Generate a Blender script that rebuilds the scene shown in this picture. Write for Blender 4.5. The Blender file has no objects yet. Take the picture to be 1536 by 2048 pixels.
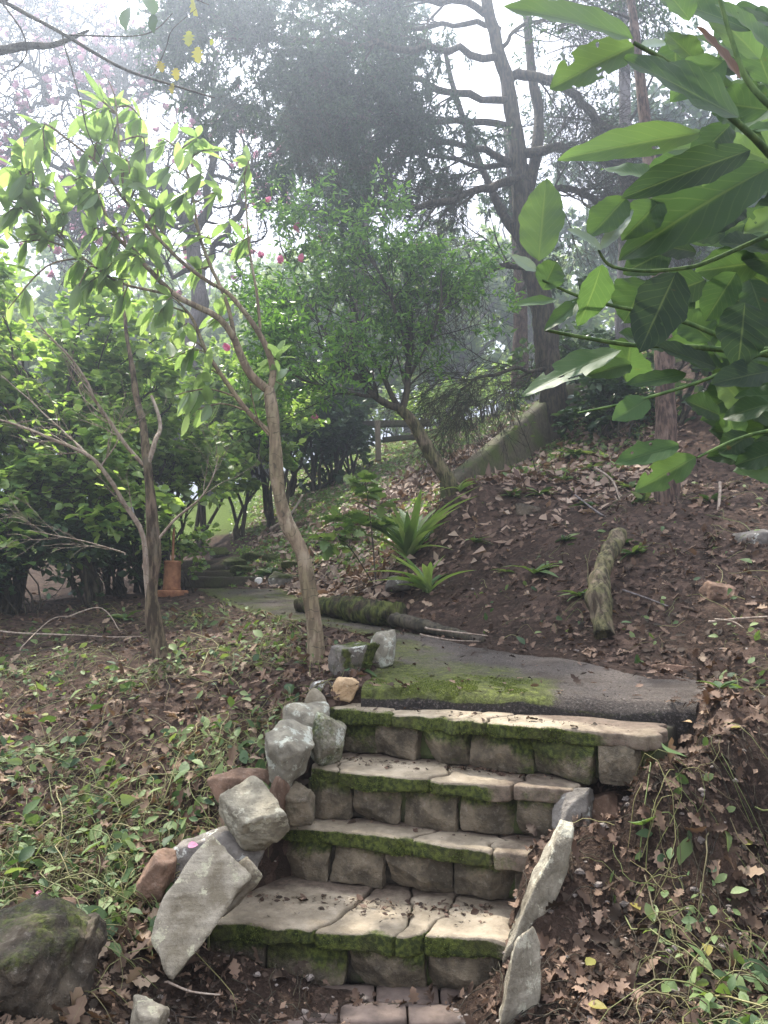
import bpy, bmesh, math
import numpy as np
from mathutils import Vector
rng = np.random.default_rng(7)
PI = math.pi
scene = bpy.context.scene
COL = scene.collection

# ------------------------------------------------------------------ camera
F = 1479.0
PITCH = math.atan(200 / F)
CZ = 1.22
cp, sp = math.cos(PITCH), math.sin(PITCH)
cam = bpy.data.cameras.new('camera')
cam.sensor_fit = 'VERTICAL'
cam.sensor_height = 24.0
cam.lens = 24.0 * F / 2048
cam.clip_start = 0.02
cam.clip_end = 500
co = bpy.data.objects.new('camera', cam)
COL.objects.link(co)
co.location = (0, 0, CZ)
co.rotation_euler = (PI / 2 + PITCH, 0, 0)
scene.camera = co
scene.cycles.max_bounces = 6; scene.cycles.diffuse_bounces = 3; scene.cycles.transmission_bounces = 4; scene.cycles.glossy_bounces = 2

def ray(px, py):
    u = (px - 768) / F
    v = (1024 - py) / F
    return np.array([u, cp - v * sp, sp + v * cp])
def P(px, py, Y):                      # point on the sight line at distance Y ahead
    d = ray(px, py)
    return np.array([0, 0, CZ]) + d * (Y / d[1])
def PZ(px, py, z):                     # point on the sight line at height z
    d = ray(px, py)
    return np.array([0, 0, CZ]) + d * ((z - CZ) / d[2])
PA, PB = 0.89, 0.1125                  # plane of the upper path
def zpath(y):
    return PA + PB * (y - 3.4)
def PP(px, py):
    d = ray(px, py)
    t = (PA - 3.4 * PB - CZ) / (d[2] - PB * d[1])
    return np.array([0, 0, CZ]) + d * t

# ------------------------------------------------------------------ noise
def _h(i, j, k, s):
    n = (i * 374761393 + j * 668265263 + k * 2147483647 + s * 974634777) & 0xffffffff
    n = ((n ^ (n >> 13)) * 1274126177) & 0xffffffff
    return ((n ^ (n >> 16)) & 0xffff) / 65535.0
def vnoise(p, s=0):
    p = np.asarray(p, float)
    f = np.floor(p).astype(np.int64)
    t = p - f
    t = t * t * (3 - 2 * t)
    r = 0
    for a in (0, 1):
        for b in (0, 1):
            for c in (0, 1):
                w = (t[:, 0] if a else 1 - t[:, 0]) * (t[:, 1] if b else 1 - t[:, 1]) * (t[:, 2] if c else 1 - t[:, 2])
                r = r + w * _h(f[:, 0] + a, f[:, 1] + b, f[:, 2] + c, s)
    return r * 2 - 1
def fbm(p, o=4, s=0):
    p = np.asarray(p, float)
    r = 0; a = 1; t = 0
    for i in range(o):
        r = r + a * vnoise(p, s + i * 17); t += a
        p = p * 2.03 + 11.3; a *= .5
    return r / t
def fbmv(p, o=3, s=0):
    return np.stack([fbm(p, o, s), fbm(p, o, s + 101), fbm(p, o, s + 202)], 1)
def unit(v):
    v = np.asarray(v, float)
    return v / np.maximum(np.linalg.norm(v, axis=-1, keepdims=True), 1e-9)

# ------------------------------------------------------------------ object helpers
def link(o, parent=None):
    COL.objects.link(o)
    if parent is not None:
        o.parent = parent
    return o
def tag(o, label=None, cat=None, group=None, kind=None):
    if label: o['label'] = label
    if cat: o['category'] = cat
    if group: o['group'] = group
    if kind: o['kind'] = kind
    return o
def empty(name, loc, label=None, cat=None, group=None):
    o = bpy.data.objects.new(name, None)
    o.empty_display_size = .05
    o.location = [float(a) for a in loc]
    link(o)
    return tag(o, label, cat, group)
def mk(name, V, FL, mat, parent=None, rnd=None, uv=None, smooth=True, org=None, moss=None):
    """mesh object from arrays; V in world coordinates, FL a list of (n,k) face arrays"""
    V = np.asarray(V, float)
    if parent is not None:
        o3 = np.zeros(3); q = parent
        while q is not None:
            o3 = o3 + np.array(q.location); q = q.parent
        off = o3; loc = (0, 0, 0)
    elif org is not None:
        off = np.array(org, float); loc = tuple(float(a) for a in org)
    else:
        off = np.zeros(3); loc = (0, 0, 0)
    me = bpy.data.meshes.new(name)
    FL = [np.asarray(f, np.int32) for f in FL if len(f)]
    nl = sum(f.size for f in FL); nf = sum(len(f) for f in FL)
    me.vertices.add(len(V)); me.loops.add(nl); me.polygons.add(nf)
    me.vertices.foreach_set('co', (V - off).astype(np.float32).ravel())
    li = np.concatenate([f.ravel() for f in FL]).astype(np.int32)
    me.loops.foreach_set('vertex_index', li)
    tot = np.concatenate([np.full(len(f), f.shape[1], np.int32) for f in FL])
    st = np.concatenate([[0], np.cumsum(tot)[:-1]]).astype(np.int32)
    me.polygons.foreach_set('loop_start', st)
    me.polygons.foreach_set('use_smooth', np.full(nf, smooth, bool))
    if rnd is not None:
        a = me.attributes.new('rnd', 'FLOAT', 'POINT'); a.data.foreach_set('value', np.asarray(rnd, np.float32))
    if moss is not None:
        a = me.attributes.new('moss', 'FLOAT', 'POINT'); a.data.foreach_set('value', np.asarray(moss, np.float32))
    if uv is not None:
        u = me.uv_layers.new(name='UVMap')
        u.data.foreach_set('uv', np.asarray(uv, np.float32)[li].ravel())
    me.update(); me.validate()
    me.materials.append(mat)
    o = bpy.data.objects.new(name, me)
    o.location = loc
    return link(o, parent)

class Acc:                              # gathers several pieces of ONE part
    def __init__(s): s.V = []; s.F = []; s.n = 0; s.R = []; s.U = []
    def add(s, V, FL, rnd=None, uv=None):
        s.V.append(V)
        for f in FL:
            if len(f): s.F.append(np.asarray(f) + s.n)
        s.R.append(np.zeros(len(V)) if rnd is None else rnd)
        s.U.append(np.zeros((len(V), 2)) if uv is None else uv)
        s.n += len(V)
    def build(s, name, mat, parent=None, **k):
        return mk(name, np.concatenate(s.V), s.F, mat, parent, rnd=np.concatenate(s.R), uv=np.concatenate(s.U), **k)

# ------------------------------------------------------------------ tubes and branching
def tubes(Pt, R, sides=5, rough=0.0, seed=0):
    Pt = np.asarray(Pt, float); R = np.asarray(R, float)
    n, k, _ = Pt.shape
    T = unit(np.gradient(Pt, axis=1))
    ref = np.zeros((n, 1, 3)); ref[:, 0] = (0.3, 0.2, 0.93)
    m = np.abs((unit(Pt[:, -1] - Pt[:, 0])) @ np.array([.3, .2, .93])) > .85
    ref[m, 0] = (0.95, -.3, 0.1)
    A = unit(np.cross(T, ref)); B = np.cross(T, A)
    th = np.linspace(0, 2 * PI, sides, endpoint=False)
    V = Pt[:, :, None] + R[:, :, None, None] * (np.cos(th)[None, None, :, None] * A[:, :, None] + np.sin(th)[None, None, :, None] * B[:, :, None])
    if rough:
        q = V.reshape(-1, 3)
        rr = np.repeat(R.ravel(), sides)
        c = np.repeat(Pt.reshape(-1, 3), sides, 0)
        V = (q + (q - c) * (rough * fbm(q * np.array([1, 1, .35]) * 22, 3, seed) + rough * .8 * fbm(q * 6, 2, seed + 5))[:, None]).reshape(V.shape)
    i = np.arange(n)[:, None, None] * k * sides + np.arange(k - 1)[None, :, None] * sides
    a = np.arange(sides)[None, None, :]; b = (a + 1) % sides
    Fq = np.stack([i + a, i + b, i + b + sides, i + a + sides], -1).reshape(-1, 4)
    u = np.broadcast_to((th / (2 * PI))[None, None, :], (n, k, sides)); 
    s = np.cumsum(np.concatenate([np.zeros((n, 1)), np.linalg.norm(np.diff(Pt, axis=1), axis=2)], 1), 1)
    v = np.broadcast_to(s[:, :, None], (n, k, sides))
    uv = np.stack([u, v], -1).reshape(-1, 2)
    r = np.repeat(rng.random(n), k * sides)
    return V.reshape(-1, 3), [Fq], r, uv
def smoothline(pts, k):
    pts = np.asarray(pts, float)
    n = len(pts)
    t = np.linspace(0, n - 1, k)
    i = np.clip(t.astype(int), 0, n - 2); f = (t - i)[:, None]
    p0 = pts[np.maximum(i - 1, 0)]; p1 = pts[i]; p2 = pts[i + 1]; p3 = pts[np.minimum(i + 2, n - 1)]
    return .5 * (2 * p1 + (p2 - p0) * f + (2 * p0 - 5 * p1 + 4 * p2 - p3) * f ** 2 + (3 * p1 - p0 - 3 * p2 + p3) * f ** 3)
def limb(pix, r0, r1, k=16, wob=0.0):
    """pix: list of (px,py,Y)"""
    L = smoothline([P(*p) for p in pix], k)
    if wob:
        w = fbmv(L * 3, 2, int(pix[0][0])) * wob
        w[0] = 0
        L = L + w
    return L, np.linspace(1, 0, k) ** .8 * (r0 - r1) + r1
def spawn(Pt, R, m, tmin, tmax, L, ang, bias=(0, 0, 0), wob=.15, k=6, rs=.55, lj=.35, grav=0, taper=.8, rmax=9, fall=.4):
    n, K, _ = Pt.shape
    ix = np.repeat(np.arange(n), m)
    t = rng.uniform(tmin, tmax, n * m) * (K - 1)
    i0 = np.clip(t.astype(int), 0, K - 2); f = (t - i0)[:, None]
    base = Pt[ix, i0] * (1 - f) + Pt[ix, i0 + 1] * f
    tang = unit(Pt[ix, i0 + 1] - Pt[ix, i0])
    rad = np.minimum((R[ix, i0] * (1 - f[:, 0]) + R[ix, i0 + 1] * f[:, 0]) * rs, rmax)
    q = rng.normal(size=(n * m, 3)); q = unit(q - tang * (q * tang).sum(1)[:, None])
    a = (ang * rng.uniform(.6, 1.3, n * m))[:, None]
    d = unit(tang * np.cos(a) + q * np.sin(a) + np.array(bias))
    ln = L * rng.uniform(1 - lj, 1 + lj, n * m) * (1 - fall * t / (K - 1))
    pts = [base]
    for j in range(k - 1):
        pts.append(pts[-1] + d * (ln / (k - 1))[:, None])
        d = unit(d + rng.normal(size=d.shape) * wob + np.array([0, 0, -grav]))
    rr = rad[:, None] * (1 - taper * np.linspace(0, 1, k))[None]
    return np.stack(pts, 1), rr
def along(Pt, m, tmin=.2, tmax=1.0):
    n, K, _ = Pt.shape
    ix = np.repeat(np.arange(n), m)
    t = rng.uniform(tmin, tmax, n * m) * (K - 1)
    i0 = np.clip(t.astype(int), 0, K - 2); f = (t - i0)[:, None]
    return Pt[ix, i0] * (1 - f) + Pt[ix, i0 + 1] * f, unit(Pt[ix, i0 + 1] - Pt[ix, i0])

# ------------------------------------------------------------------ leaves
def tmpl(prof, na=1, fold=.12):
    """prof: list of (y, half width); na columns per side"""
    ys = np.array([p[0] for p in prof]); ws = np.array([p[1] for p in prof])
    xs = np.linspace(-1, 1, 2 * na + 1)
    V = np.array([[x * w, y, abs(x) * w * fold * 2] for y, w in zip(ys, ws) for x in xs])
    U = np.array([[x * .5 + .5, y] for y in ys for x in xs])
    c = len(xs)
    Fq = np.array([[i * c + j, i * c + j + 1, (i + 1) * c + j + 1, (i + 1) * c + j] for i in range(len(ys) - 1) for j in range(c - 1)])
    return V, U, [Fq]
T4 = (np.array([[0, 0, 0], [.5, .45, .1], [0, 1, 0], [-.5, .45, .1]], float), np.array([[.5, 0], [1, .45], [.5, 1], [0, .45]]), [np.array([[0, 1, 2], [0, 2, 3]])])
TM = tmpl([(0, .03), (.18, .33), (.45, .5), (.75, .34), (1, .02)])
TR = tmpl([(0, .1), (.12, .42), (.4, .56), (.7, .42), (1, .03)])
TB = tmpl([(0, .02), (.08, .16), (.2, .33), (.38, .48), (.55, .5), (.72, .41), (.86, .25), (.95, .1), (1, .01)], 2, .1)
TL = tmpl([(0, .04), (.12, .25), (.22, .18), (.35, .48), (.45, .26), (.6, .5), (.7, .24), (.85, .3), (1, .03)], 1, .2)
TS = tmpl([(0, .3), (.2, .42), (.45, .5), (.7, .42), (.9, .22), (1, .02)], 1, .25)
def leaves(p, d, nr, L, W, T=TM, curl=0.0, cvar=.15, rnd=None, side=0.0):
    n = len(p)
    TV, TU, TF = T
    d = unit(d); nr = nr - d * (nr * d).sum(1)[:, None]; nr = unit(nr); sx = np.cross(d, nr)
    L = np.broadcast_to(L, n); W = np.broadcast_to(W, n)
    c = curl + rng.normal(size=n) * cvar
    c2 = rng.normal(size=n) * side
    x = TV[None, :, 0] * W[:, None]; y = TV[None, :, 1] * L[:, None]
    z = TV[None, :, 2] * W[:, None] + (-c[:, None] * TV[None, :, 1] ** 2 + c2[:, None] * (TV[None, :, 0] ** 2 * 4 + .5 * np.sin(TV[None, :, 1] * 6))) * L[:, None]
    V = p[:, None] + x[..., None] * sx[:, None] + y[..., None] * d[:, None] + z[..., None] * nr[:, None]
    k = len(TV)
    FL = [(f[None] + (np.arange(n) * k)[:, None, None]).reshape(-1, f.shape[1]) for f in TF]
    r = rng.random(n) if rnd is None else rnd
    return V.reshape(-1, 3), FL, np.repeat(r, k), np.tile(TU, (n, 1))
def randn(n): return rng.normal(size=(n, 3))
def upish(n, s=.5): return unit(np.array([0, 0, 1.0]) + randn(n) * s)
def twigleaves(tw, m, L, W, T=TM, spread=.9, up=.5, droop=.15, tmin=.2, curl=.1, sv=.25, flat=.5):
    b, t = along(tw, m, tmin)
    n = len(b)
    d = unit(t * .6 + randn(n) * spread + np.array([0, 0, -droop]))
    d[:, 2] *= flat; d = unit(d)
    s = rng.uniform(1 - sv, 1 + sv, n)
    return leaves(b, d, upish(n, up), L * s, W * s, T, curl)

# ------------------------------------------------------------------ materials
def newmat(name):
    m = bpy.data.materials.new(name); m.use_nodes = True
    nt = m.node_tree; nt.nodes.clear()
    out = nt.nodes.new('ShaderNodeOutputMaterial')
    def N(t, ins=None, **pr):
        n = nt.nodes.new('ShaderNode' + t)
        for k, v in pr.items(): setattr(n, k, v)
        for k, v in (ins or {}).items():
            s = n.inputs[k]
            if isinstance(v, bpy.types.NodeSocket): nt.links.new(v, s)
            else: s.default_value = v
        return n
    def ramp(fac, stops):
        n = N('ValToRGB', {'Fac': fac}); e = n.color_ramp.elements
        while len(e) < len(stops): e.new(.5)
        for x, (p, c) in zip(e, stops):
            x.position = p; x.color = (c[0], c[1], c[2], 1) if len(c) == 3 else c
        return n.outputs['Color']
    def mix(f, a, b):
        n = N('Mix', data_type='RGBA')
        for i, v in ((0, f), (6, a), (7, b)):
            if isinstance(v, bpy.types.NodeSocket): nt.links.new(v, n.inputs[i])
            else: n.inputs[i].default_value = v if i == 0 else (v[0], v[1], v[2], 1)
        return n.outputs[2]
    def noise(scale, det=5, vec=None, rough=.55):
        n = N('TexNoise', {'Scale': scale, 'Detail': det, 'Roughness': rough})
        nt.links.new(vec if vec is not None else pos, n.inputs['Vector'])
        return n.outputs['Fac']
    def math_(op, a, b=0.0, c=None):
        n = N('Math', operation=op)
        for i, v in ((0, a), (1, b)) + (((2, c),) if c is not None else ()):
            if isinstance(v, bpy.types.NodeSocket): nt.links.new(v, n.inputs[i])
            else: n.inputs[i].default_value = v
        return n.outputs[0]
    def step(x, a, b):
        n = N('MapRange', {'Value': x, 'From Min': a, 'From Max': b}); n.interpolation_type = 'SMOOTHSTEP'
        return n.outputs[0]
    def bump(h, st, dist, nrm=None):
        n = N('Bump', {'Height': h, 'Strength': st, 'Distance': dist})
        if nrm is not None: nt.links.new(nrm, n.inputs['Normal'])
        return n.outputs[0]
    geo = N('NewGeometry'); pos = geo.outputs['Position']
    class B: pass
    b = B(); b.nt = nt; b.N = N; b.ramp = ramp; b.mix = mix; b.noise = noise; b.math = math_; b.step = step; b.bump = bump
    b.pos = pos; b.nrm = geo.outputs['Normal']
    b.attr = lambda a: N('Attribute', attribute_name=a).outputs['Fac']
    b.uv = lambda: N('TexCoord').outputs['UV']
    def pr(col, rough=.8, spec=.3, normal=None, **k):
        ins = {'Base Color': col if isinstance(col, bpy.types.NodeSocket) else (*col, 1), 'Roughness': rough, 'Specular IOR Level': spec}
        n = N('BsdfPrincipled', ins)
        if normal is not None: nt.links.new(normal, n.inputs['Normal'])
        return n.outputs[0]
    b.pr = pr
    b.out = lambda s: nt.links.new(s, out.inputs['Surface'])
    return m, b

def leafmat(name, stops, rough=.45, trans=.45, tcol=1.6, veins=0.0, spec=.35, spots=0.0, tsat=(1.0, 1.05, .45), holes=0):
    m, b = newmat(name)
    c = b.ramp(b.attr('rnd'), stops)
    c = b.mix(b.math('MULTIPLY', b.step(b.noise(1.4, 2), .35, .7), .3), c, b.mix(.5, c, (.02, .035, .015)))
    nrm = None
    if veins:
        u = b.N('SeparateXYZ', {'Vector': b.uv()})
        x = b.math('ABSOLUTE', b.math('SUBTRACT', u.outputs[0], .5))
        y = u.outputs[1]
        mid = b.step(x, .03, .008)
        s = b.math('FRACT', b.math('MULTIPLY', b.math('SUBTRACT', y, b.math('MULTIPLY', x, .55)), 9.0))
        s = b.math('ABSOLUTE', b.math('SUBTRACT', s, .5))
        vn = b.math('MAXIMUM', mid, b.math('MULTIPLY', b.step(s, .08, .02), .45))
        c = b.mix(b.math('MULTIPLY', vn, veins), c, b.mix(.5, c, (.32, .42, .16)))
        nrm = b.bump(b.math('ADD', vn, b.math('MULTIPLY', b.noise(60, 2), .8)), .25, .002)
    if spots:
        sp_ = b.step(b.noise(28, 2), .72, .76)
        c = b.mix(b.math('MULTIPLY', sp_, spots), c, (.09, .06, .02))
    tc = b.N('VectorMath', {0: c, 1: (tcol * tsat[0], tcol * tsat[1], tcol * tsat[2])}, operation='MULTIPLY').outputs[0]
    s1 = b.pr(c, rough, spec, nrm)
    s2 = b.N('BsdfTranslucent', {'Color': tc}).outputs[0]
    sh = b.N('MixShader', {0: trans, 1: s1, 2: s2}).outputs[0]
    if holes:                                   # insect holes
        sh = b.N('MixShader', {0: b.step(b.noise(34, 1), .775, .78), 1: sh, 2: b.N('BsdfTransparent').outputs[0]}).outputs[0]
    b.out(sh)
    return m
G = lambda *s: list(zip(np.linspace(0, 1, len(s)), s))
M = {}
M['leaf_round'] = leafmat('leaf_round', G((.10, .18, .06), (.18, .28, .09), (.27, .37, .13), (.36, .45, .24)), .38, .4, 2.0, .3)
M['leaf_whorl'] = leafmat('leaf_whorl', G((.14, .21, .12), (.21, .30, .17), (.29, .38, .23)), .42, .5, 1.7, .4)
M['leaf_glossy'] = leafmat('leaf_glossy', G((.035, .08, .035), (.07, .15, .045), (.11, .21, .05), (.17, .30, .08)), .3, .45, 2.4)
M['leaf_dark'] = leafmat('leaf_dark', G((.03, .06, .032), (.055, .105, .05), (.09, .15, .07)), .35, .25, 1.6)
M['leaf_conifer'] = leafmat('leaf_conifer', G((.022, .045, .028), (.035, .07, .04), (.06, .11, .05)), .6, .3, 1.5)
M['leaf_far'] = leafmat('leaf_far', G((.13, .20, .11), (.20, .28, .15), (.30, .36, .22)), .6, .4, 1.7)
M['leaf_big'] = leafmat('leaf_big', G((.016, .034, .018), (.035, .075, .03), (.065, .13, .05), (.12, .20, .09)), .47, .48, 1.7, .24, .22, .7, holes=1, tsat=(1.1, 1.0, .6))
M['leaf_yellow'] = leafmat('leaf_yellow', G((.30, .25, .06), (.38, .34, .10), (.25, .28, .08)), .5, .45, 1.0, .3, spots=.6)
M['leaf_strap'] = leafmat('leaf_strap', G((.09, .16, .06), (.17, .26, .09), (.28, .36, .16)), .42, .38, 1.6)
M['leaf_cover'] = leafmat('leaf_cover', G((.035, .07, .03), (.075, .13, .045), (.14, .20, .07), (.22, .28, .12)), .6, .3, 1.6)
M['leaf_pale'] = leafmat('leaf_pale', G((.20, .27, .21), (.28, .35, .28)), .5, .2, 1.1, .3)
M['leaf_brown'] = leafmat('leaf_brown', G((.07, .042, .03), (.13, .08, .055), (.22, .145, .10), (.36, .27, .19)), .65, .15, 1.1, .3, .2, tsat=(1, .8, .5))
M['leaf_sunlit_tone'] = leafmat('leaf_sunlit_tone', G((.12, .075, .055), (.21, .14, .10), (.32, .23, .17), (.42, .33, .25)), .65, .15, 1.1, tsat=(1, .8, .5))  # paler litter brown, sunlight on the far slope painted into the colour
M['leaf_dry'] = leafmat('leaf_dry', G((.028, .019, .014), (.06, .037, .026), (.11, .068, .048), (.25, .17, .12)), .7, .1, 1.1, 0, .2, tsat=(1, .8, .5))
M['petal'] = leafmat('petal', G((.75, .22, .38), (.85, .38, .52), (.8, .3, .5)), .5, .4, 1.0, tsat=(1, .9, .95))
M['petal_mauve'] = leafmat('petal_mauve', G((.5, .2, .32), (.62, .3, .42), (.75, .48, .58)), .5, .4, 1.0, tsat=(1, .9, .95))

def barkmat(name, c0, c1, c2=None, moss=0.0, sc=1.0, rings=0.0, st=.6):
    m, b = newmat(name)
    mp = b.N('Mapping', {'Vector': b.pos, 'Scale': (sc * 1, sc * 1, sc * .22)}).outputs[0]
    n1 = b.noise(34, 6, mp, .65); n2 = b.noise(5, 4)
    c = b.mix(b.step(n1, .4, .6), c0, c1)
    c = b.mix(b.math('MULTIPLY', b.step(n2, .5, .68), b.step(n1, .42, .55)), c, c2 or c1)
    h = n1
    if rings:
        z = b.N('SeparateXYZ', {'Vector': b.uv()}).outputs[1]
        w = b.math('ADD', b.math('MULTIPLY', z, 17.0), b.math('MULTIPLY', b.noise(9, 2), 3.0))
        r_ = b.step(b.math('ABSOLUTE', b.math('SUBTRACT', b.math('FRACT', w), .5)), .42, .49)
        r_ = b.math('MULTIPLY', r_, b.step(b.noise(14, 2), .42, .55))
        c = b.mix(b.math('MULTIPLY', r_, rings), c, (.05, .035, .025))
    if moss:
        c = b.mix(b.math('MULTIPLY', b.step(b.math('ADD', b.noise(7, 4), b.math('MULTIPLY', b.noise(60, 2), .25)), .5, .68), moss), c, b.mix(b.step(n1, .4, .6), (.02, .028, .008), (.10, .12, .025)))
    b.out(b.pr(c, .85, .2, b.bump(h, st, .02)))
    return m
M['bark_smooth'] = barkmat('bark_smooth', (.16, .12, .08), (.27, .21, .14), (.33, .28, .2), .25, 1, .8, .4)
M['bark_pale'] = barkmat('bark_pale', (.22, .17, .13), (.36, .3, .24), (.3, .25, .19), 0, 1, .5, .4)
M['bark_rough'] = barkmat('bark_rough', (.05, .035, .025), (.19, .14, .10), (.13, .11, .09), .2, 1, 0, 1.0)
M['bark_red'] = barkmat('bark_red', (.045, .03, .024), (.14, .095, .07), (.19, .14, .11), 0, 1.3, 0, 1.0)
M['bark_dark'] = barkmat('bark_dark', (.03, .025, .02), (.085, .07, .055), None, .15, 1, 0, .8)
M['bark_moss'] = barkmat('bark_moss', (.06, .045, .03), (.2, .16, .11), (.15, .13, .08), .5, 1, 0, 1.2)
M['bark_grey'] = barkmat('bark_grey', (.13, .115, .11), (.22, .2, .19), None, 0, 1, 0, .6)
M['stem_green'] = barkmat('stem_green', (.06, .11, .035), (.12, .19, .06), None, 0, 1, 0, .2)
M['straw'] = leafmat('straw', G((.08, .06, .035), (.18, .16, .065), (.12, .16, .045), (.34, .30, .14)), .55, .15, 1.2, tsat=(1, 1, .6))

def stonemat(name, c0, c1, lichen=0.0, moss=0.0, lc=(.55, .56, .5), sc=1.0, strat=0.0, st=.7, sr=(.5, .25, 0), ss=(3, 3, 42)):
    m, b = newmat(name)
    n1 = b.noise(9 * sc, 7, None, .62); n2 = b.noise(45 * sc, 5, None, .7); n3 = b.noise(150, 3)
    c = b.mix(b.step(n1, .36, .66), c0, c1)
    c = b.mix(b.math('MULTIPLY', b.step(n2, .52, .75), .5), c, b.mix(.5, c, (.5, .45, .38)))
    c = b.mix(b.math('MULTIPLY', b.step(n2, .46, .25), .6), c, b.mix(.65, c, (.03, .025, .02)))
    vo = b.N('TexVoronoi', {'Vector': b.pos, 'Scale': 4.5 * sc}, feature='DISTANCE_TO_EDGE').outputs['Distance']
    h = b.math('ADD', b.math('MULTIPLY', n1, 1.2), b.math('MULTIPLY', n2, .7))
    h = b.math('ADD', h, b.math('MULTIPLY', n3, .25))
    if strat:
        mp = b.N('Mapping', {'Vector': b.pos, 'Rotation': sr, 'Scale': ss}).outputs[0]
        s = b.noise(1, 4, mp)
        h = b.math('ADD', h, b.math('MULTIPLY', s, strat))
        c = b.mix(b.math('MULTIPLY', b.step(s, .5, .3), .4), c, b.mix(.6, c, (.05, .04, .03)))
    if lichen:
        l = b.step(b.math('ADD', b.noise(11, 5, None, .7), b.math('MULTIPLY', n3, .12)), .66 - .1 * lichen, .7 - .08 * lichen)
        c = b.mix(b.math('MULTIPLY', l, .8), c, lc)
    if name == 'slab':
        ds = b.attr('rnd')
        dm = b.step(b.math('ADD', ds, b.math('MULTIPLY', b.noise(7, 6, None, .7), .8)), .62, .95)
        c = b.mix(b.math('MULTIPLY', dm, .8), c, b.mix(b.step(n2, .4, .6), (.05, .034, .026), (.12, .085, .065)))
    at = b.attr('moss')
    mm = b.step(b.math('ADD', b.math('ADD', at, b.math('MULTIPLY', b.noise(13, 5), .7)), b.math('MULTIPLY', b.noise(110, 2), .25)), .8, 1.05)
    mc = b.mix(b.step(b.noise(60, 4), .35, .7), (.03, .04, .012), (.12, .145, .03))
    mc = b.mix(b.step(b.noise(7, 3), .45, .7), mc, b.mix(.55, mc, (.05, .045, .02)))
    c = b.mix(mm, c, mc)
    nr = b.bump(h, st, .012)
    nr = b.bump(b.math('MULTIPLY', b.noise(260, 3), mm), .8, .008, nr)
    b.out(b.pr(c, .88, .25, nr))
    return m
M['slab'] = stonemat('slab', (.20, .165, .115), (.345, .29, .21), 0, 0, sc=.8, st=.6)
M['block'] = stonemat('block', (.07, .058, .04), (.19, .155, .105), .0, 0, sc=1.2, st=1.0)
M['rock_pale'] = stonemat('rock_pale', (.17, .145, .10), (.33, .295, .225), .4, 0, (.42, .40, .28), 1.2, .9)
M['rock_grey'] = stonemat('rock_grey', (.11, .10, .085), (.21, .19, .165), .2, 0, sc=1.2, strat=.5)
M['rock_lichen'] = stonemat('rock_lichen', (.16, .145, .11), (.28, .26, .2), .8, 0, (.42, .44, .37), 1.2)
M['rock_brown'] = stonemat('rock_brown', (.12, .075, .05), (.25, .16, .11), 0, 0, sc=1.3)
M['rock_tan'] = stonemat('rock_tan', (.38, .25, .13), (.55, .4, .24), .3, 0, (.7, .6, .45), 1.5)
M['rock_dark'] = stonemat('rock_dark', (.035, .028, .02), (.10, .08, .055), .0, 0, sc=1.1, st=1.0)
M['slab_edge'] = stonemat('slab_edge', (.17, .15, .11), (.34, .31, .24), .4, 0, (.46, .44, .34), 1.2, 1.5, .9, (0, -.42, 0), (26, 26, 2.5))
M['rock_mosslog'] = barkmat('mosslog', (.02, .015, .01), (.06, .045, .03), None, .75, 1, 0, 1.0)
M['rock_slate'] = stonemat('rock_slate', (.18, .16, .115), (.34, .31, .23), .4, 0, (.45, .43, .33), 1.4, 1.2, .9, (.5, .35, 0), (5, 5, 26))

m, b = newmat('soil')
n1 = b.noise(3, 6); n2 = b.noise(38, 6, None, .7); n3 = b.noise(140, 4)
c = b.mix(b.step(n1, .35, .65), (.026, .017, .012), (.05, .032, .023))
c = b.mix(b.step(n2, .45, .7), c, (.10, .068, .05))
vo = b.N('TexVoronoi', {'Vector': b.pos, 'Scale': 26.0, 'Randomness': 1.0})
lc = b.ramp(b.N('SeparateColor', {'Color': vo.outputs['Color']}).outputs[0], G((.04, .026, .02), (.08, .052, .038), (.15, .10, .075), (.03, .022, .016)))
lit = b.attr('rnd')
c = b.mix(b.math('MULTIPLY', b.step(b.math('ADD', lit, b.math('MULTIPLY', n2, .5)), .6, .9), .8), c, lc)
gm = b.attr('moss')
gc = b.mix(b.step(n2, .3, .7), (.06, .10, .018), (.15, .21, .04))
c = b.mix(b.step(b.math('ADD', gm, b.math('MULTIPLY', b.noise(4, 5), .8)), .8, 1.05), c, gc)
h = b.math('ADD', b.math('MULTIPLY', n2, 1.0), b.math('MULTIPLY', n3, .5))
b.out(b.pr(c, .95, .15, b.bump(h, 1.0, .03)))
M['soil'] = m

m, b = newmat('asphalt')
n1 = b.noise(2.2, 5); n2 = b.noise(230, 3, None, .7); n3 = b.noise(30, 5)
c = b.mix(b.step(n1, .35, .65), (.07, .058, .048), (.13, .108, .09))
c = b.mix(b.math('MULTIPLY', b.step(n2, .5, .7), .6), c, (.2, .175, .16))
c = b.mix(b.math('MULTIPLY', b.step(n2, .48, .3), .7), c, (.02, .018, .016))
c = b.mix(b.math('MULTIPLY', b.attr('rnd'), .85), c, (.022, .019, .017))
at = b.attr('moss')
mm = b.step(b.math('ADD', b.math('ADD', at, b.math('MULTIPLY', b.noise(6, 6, None, .7), .7)), b.math('MULTIPLY', b.noise(90, 3), .5)), .86, 1.2)
mc = b.mix(b.step(n3, .35, .7), (.075, .085, .026), (.165, .195, .045))
n4 = b.noise(85, 4, None, .75)
c = b.mix(b.math('MULTIPLY', b.step(n4, .52, .68), .55), c, (.24, .21, .19))
c = b.mix(b.math('MULTIPLY', b.step(n4, .47, .34), .7), c, (.02, .017, .014))
c = b.mix(b.math('MULTIPLY', b.step(b.noise(3.5, 6, None, .7), .5, .62), .6), c, (.045, .033, .025))
c = b.mix(mm, c, b.mix(b.step(n4, .4, .62), b.mix(.4, mc, (.02, .02, .01)), mc))
b.out(b.pr(c, .9, .25, b.bump(b.math('ADD', b.math('MULTIPLY', n4, 1.4), n3), 1.0, .012)))
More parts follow.
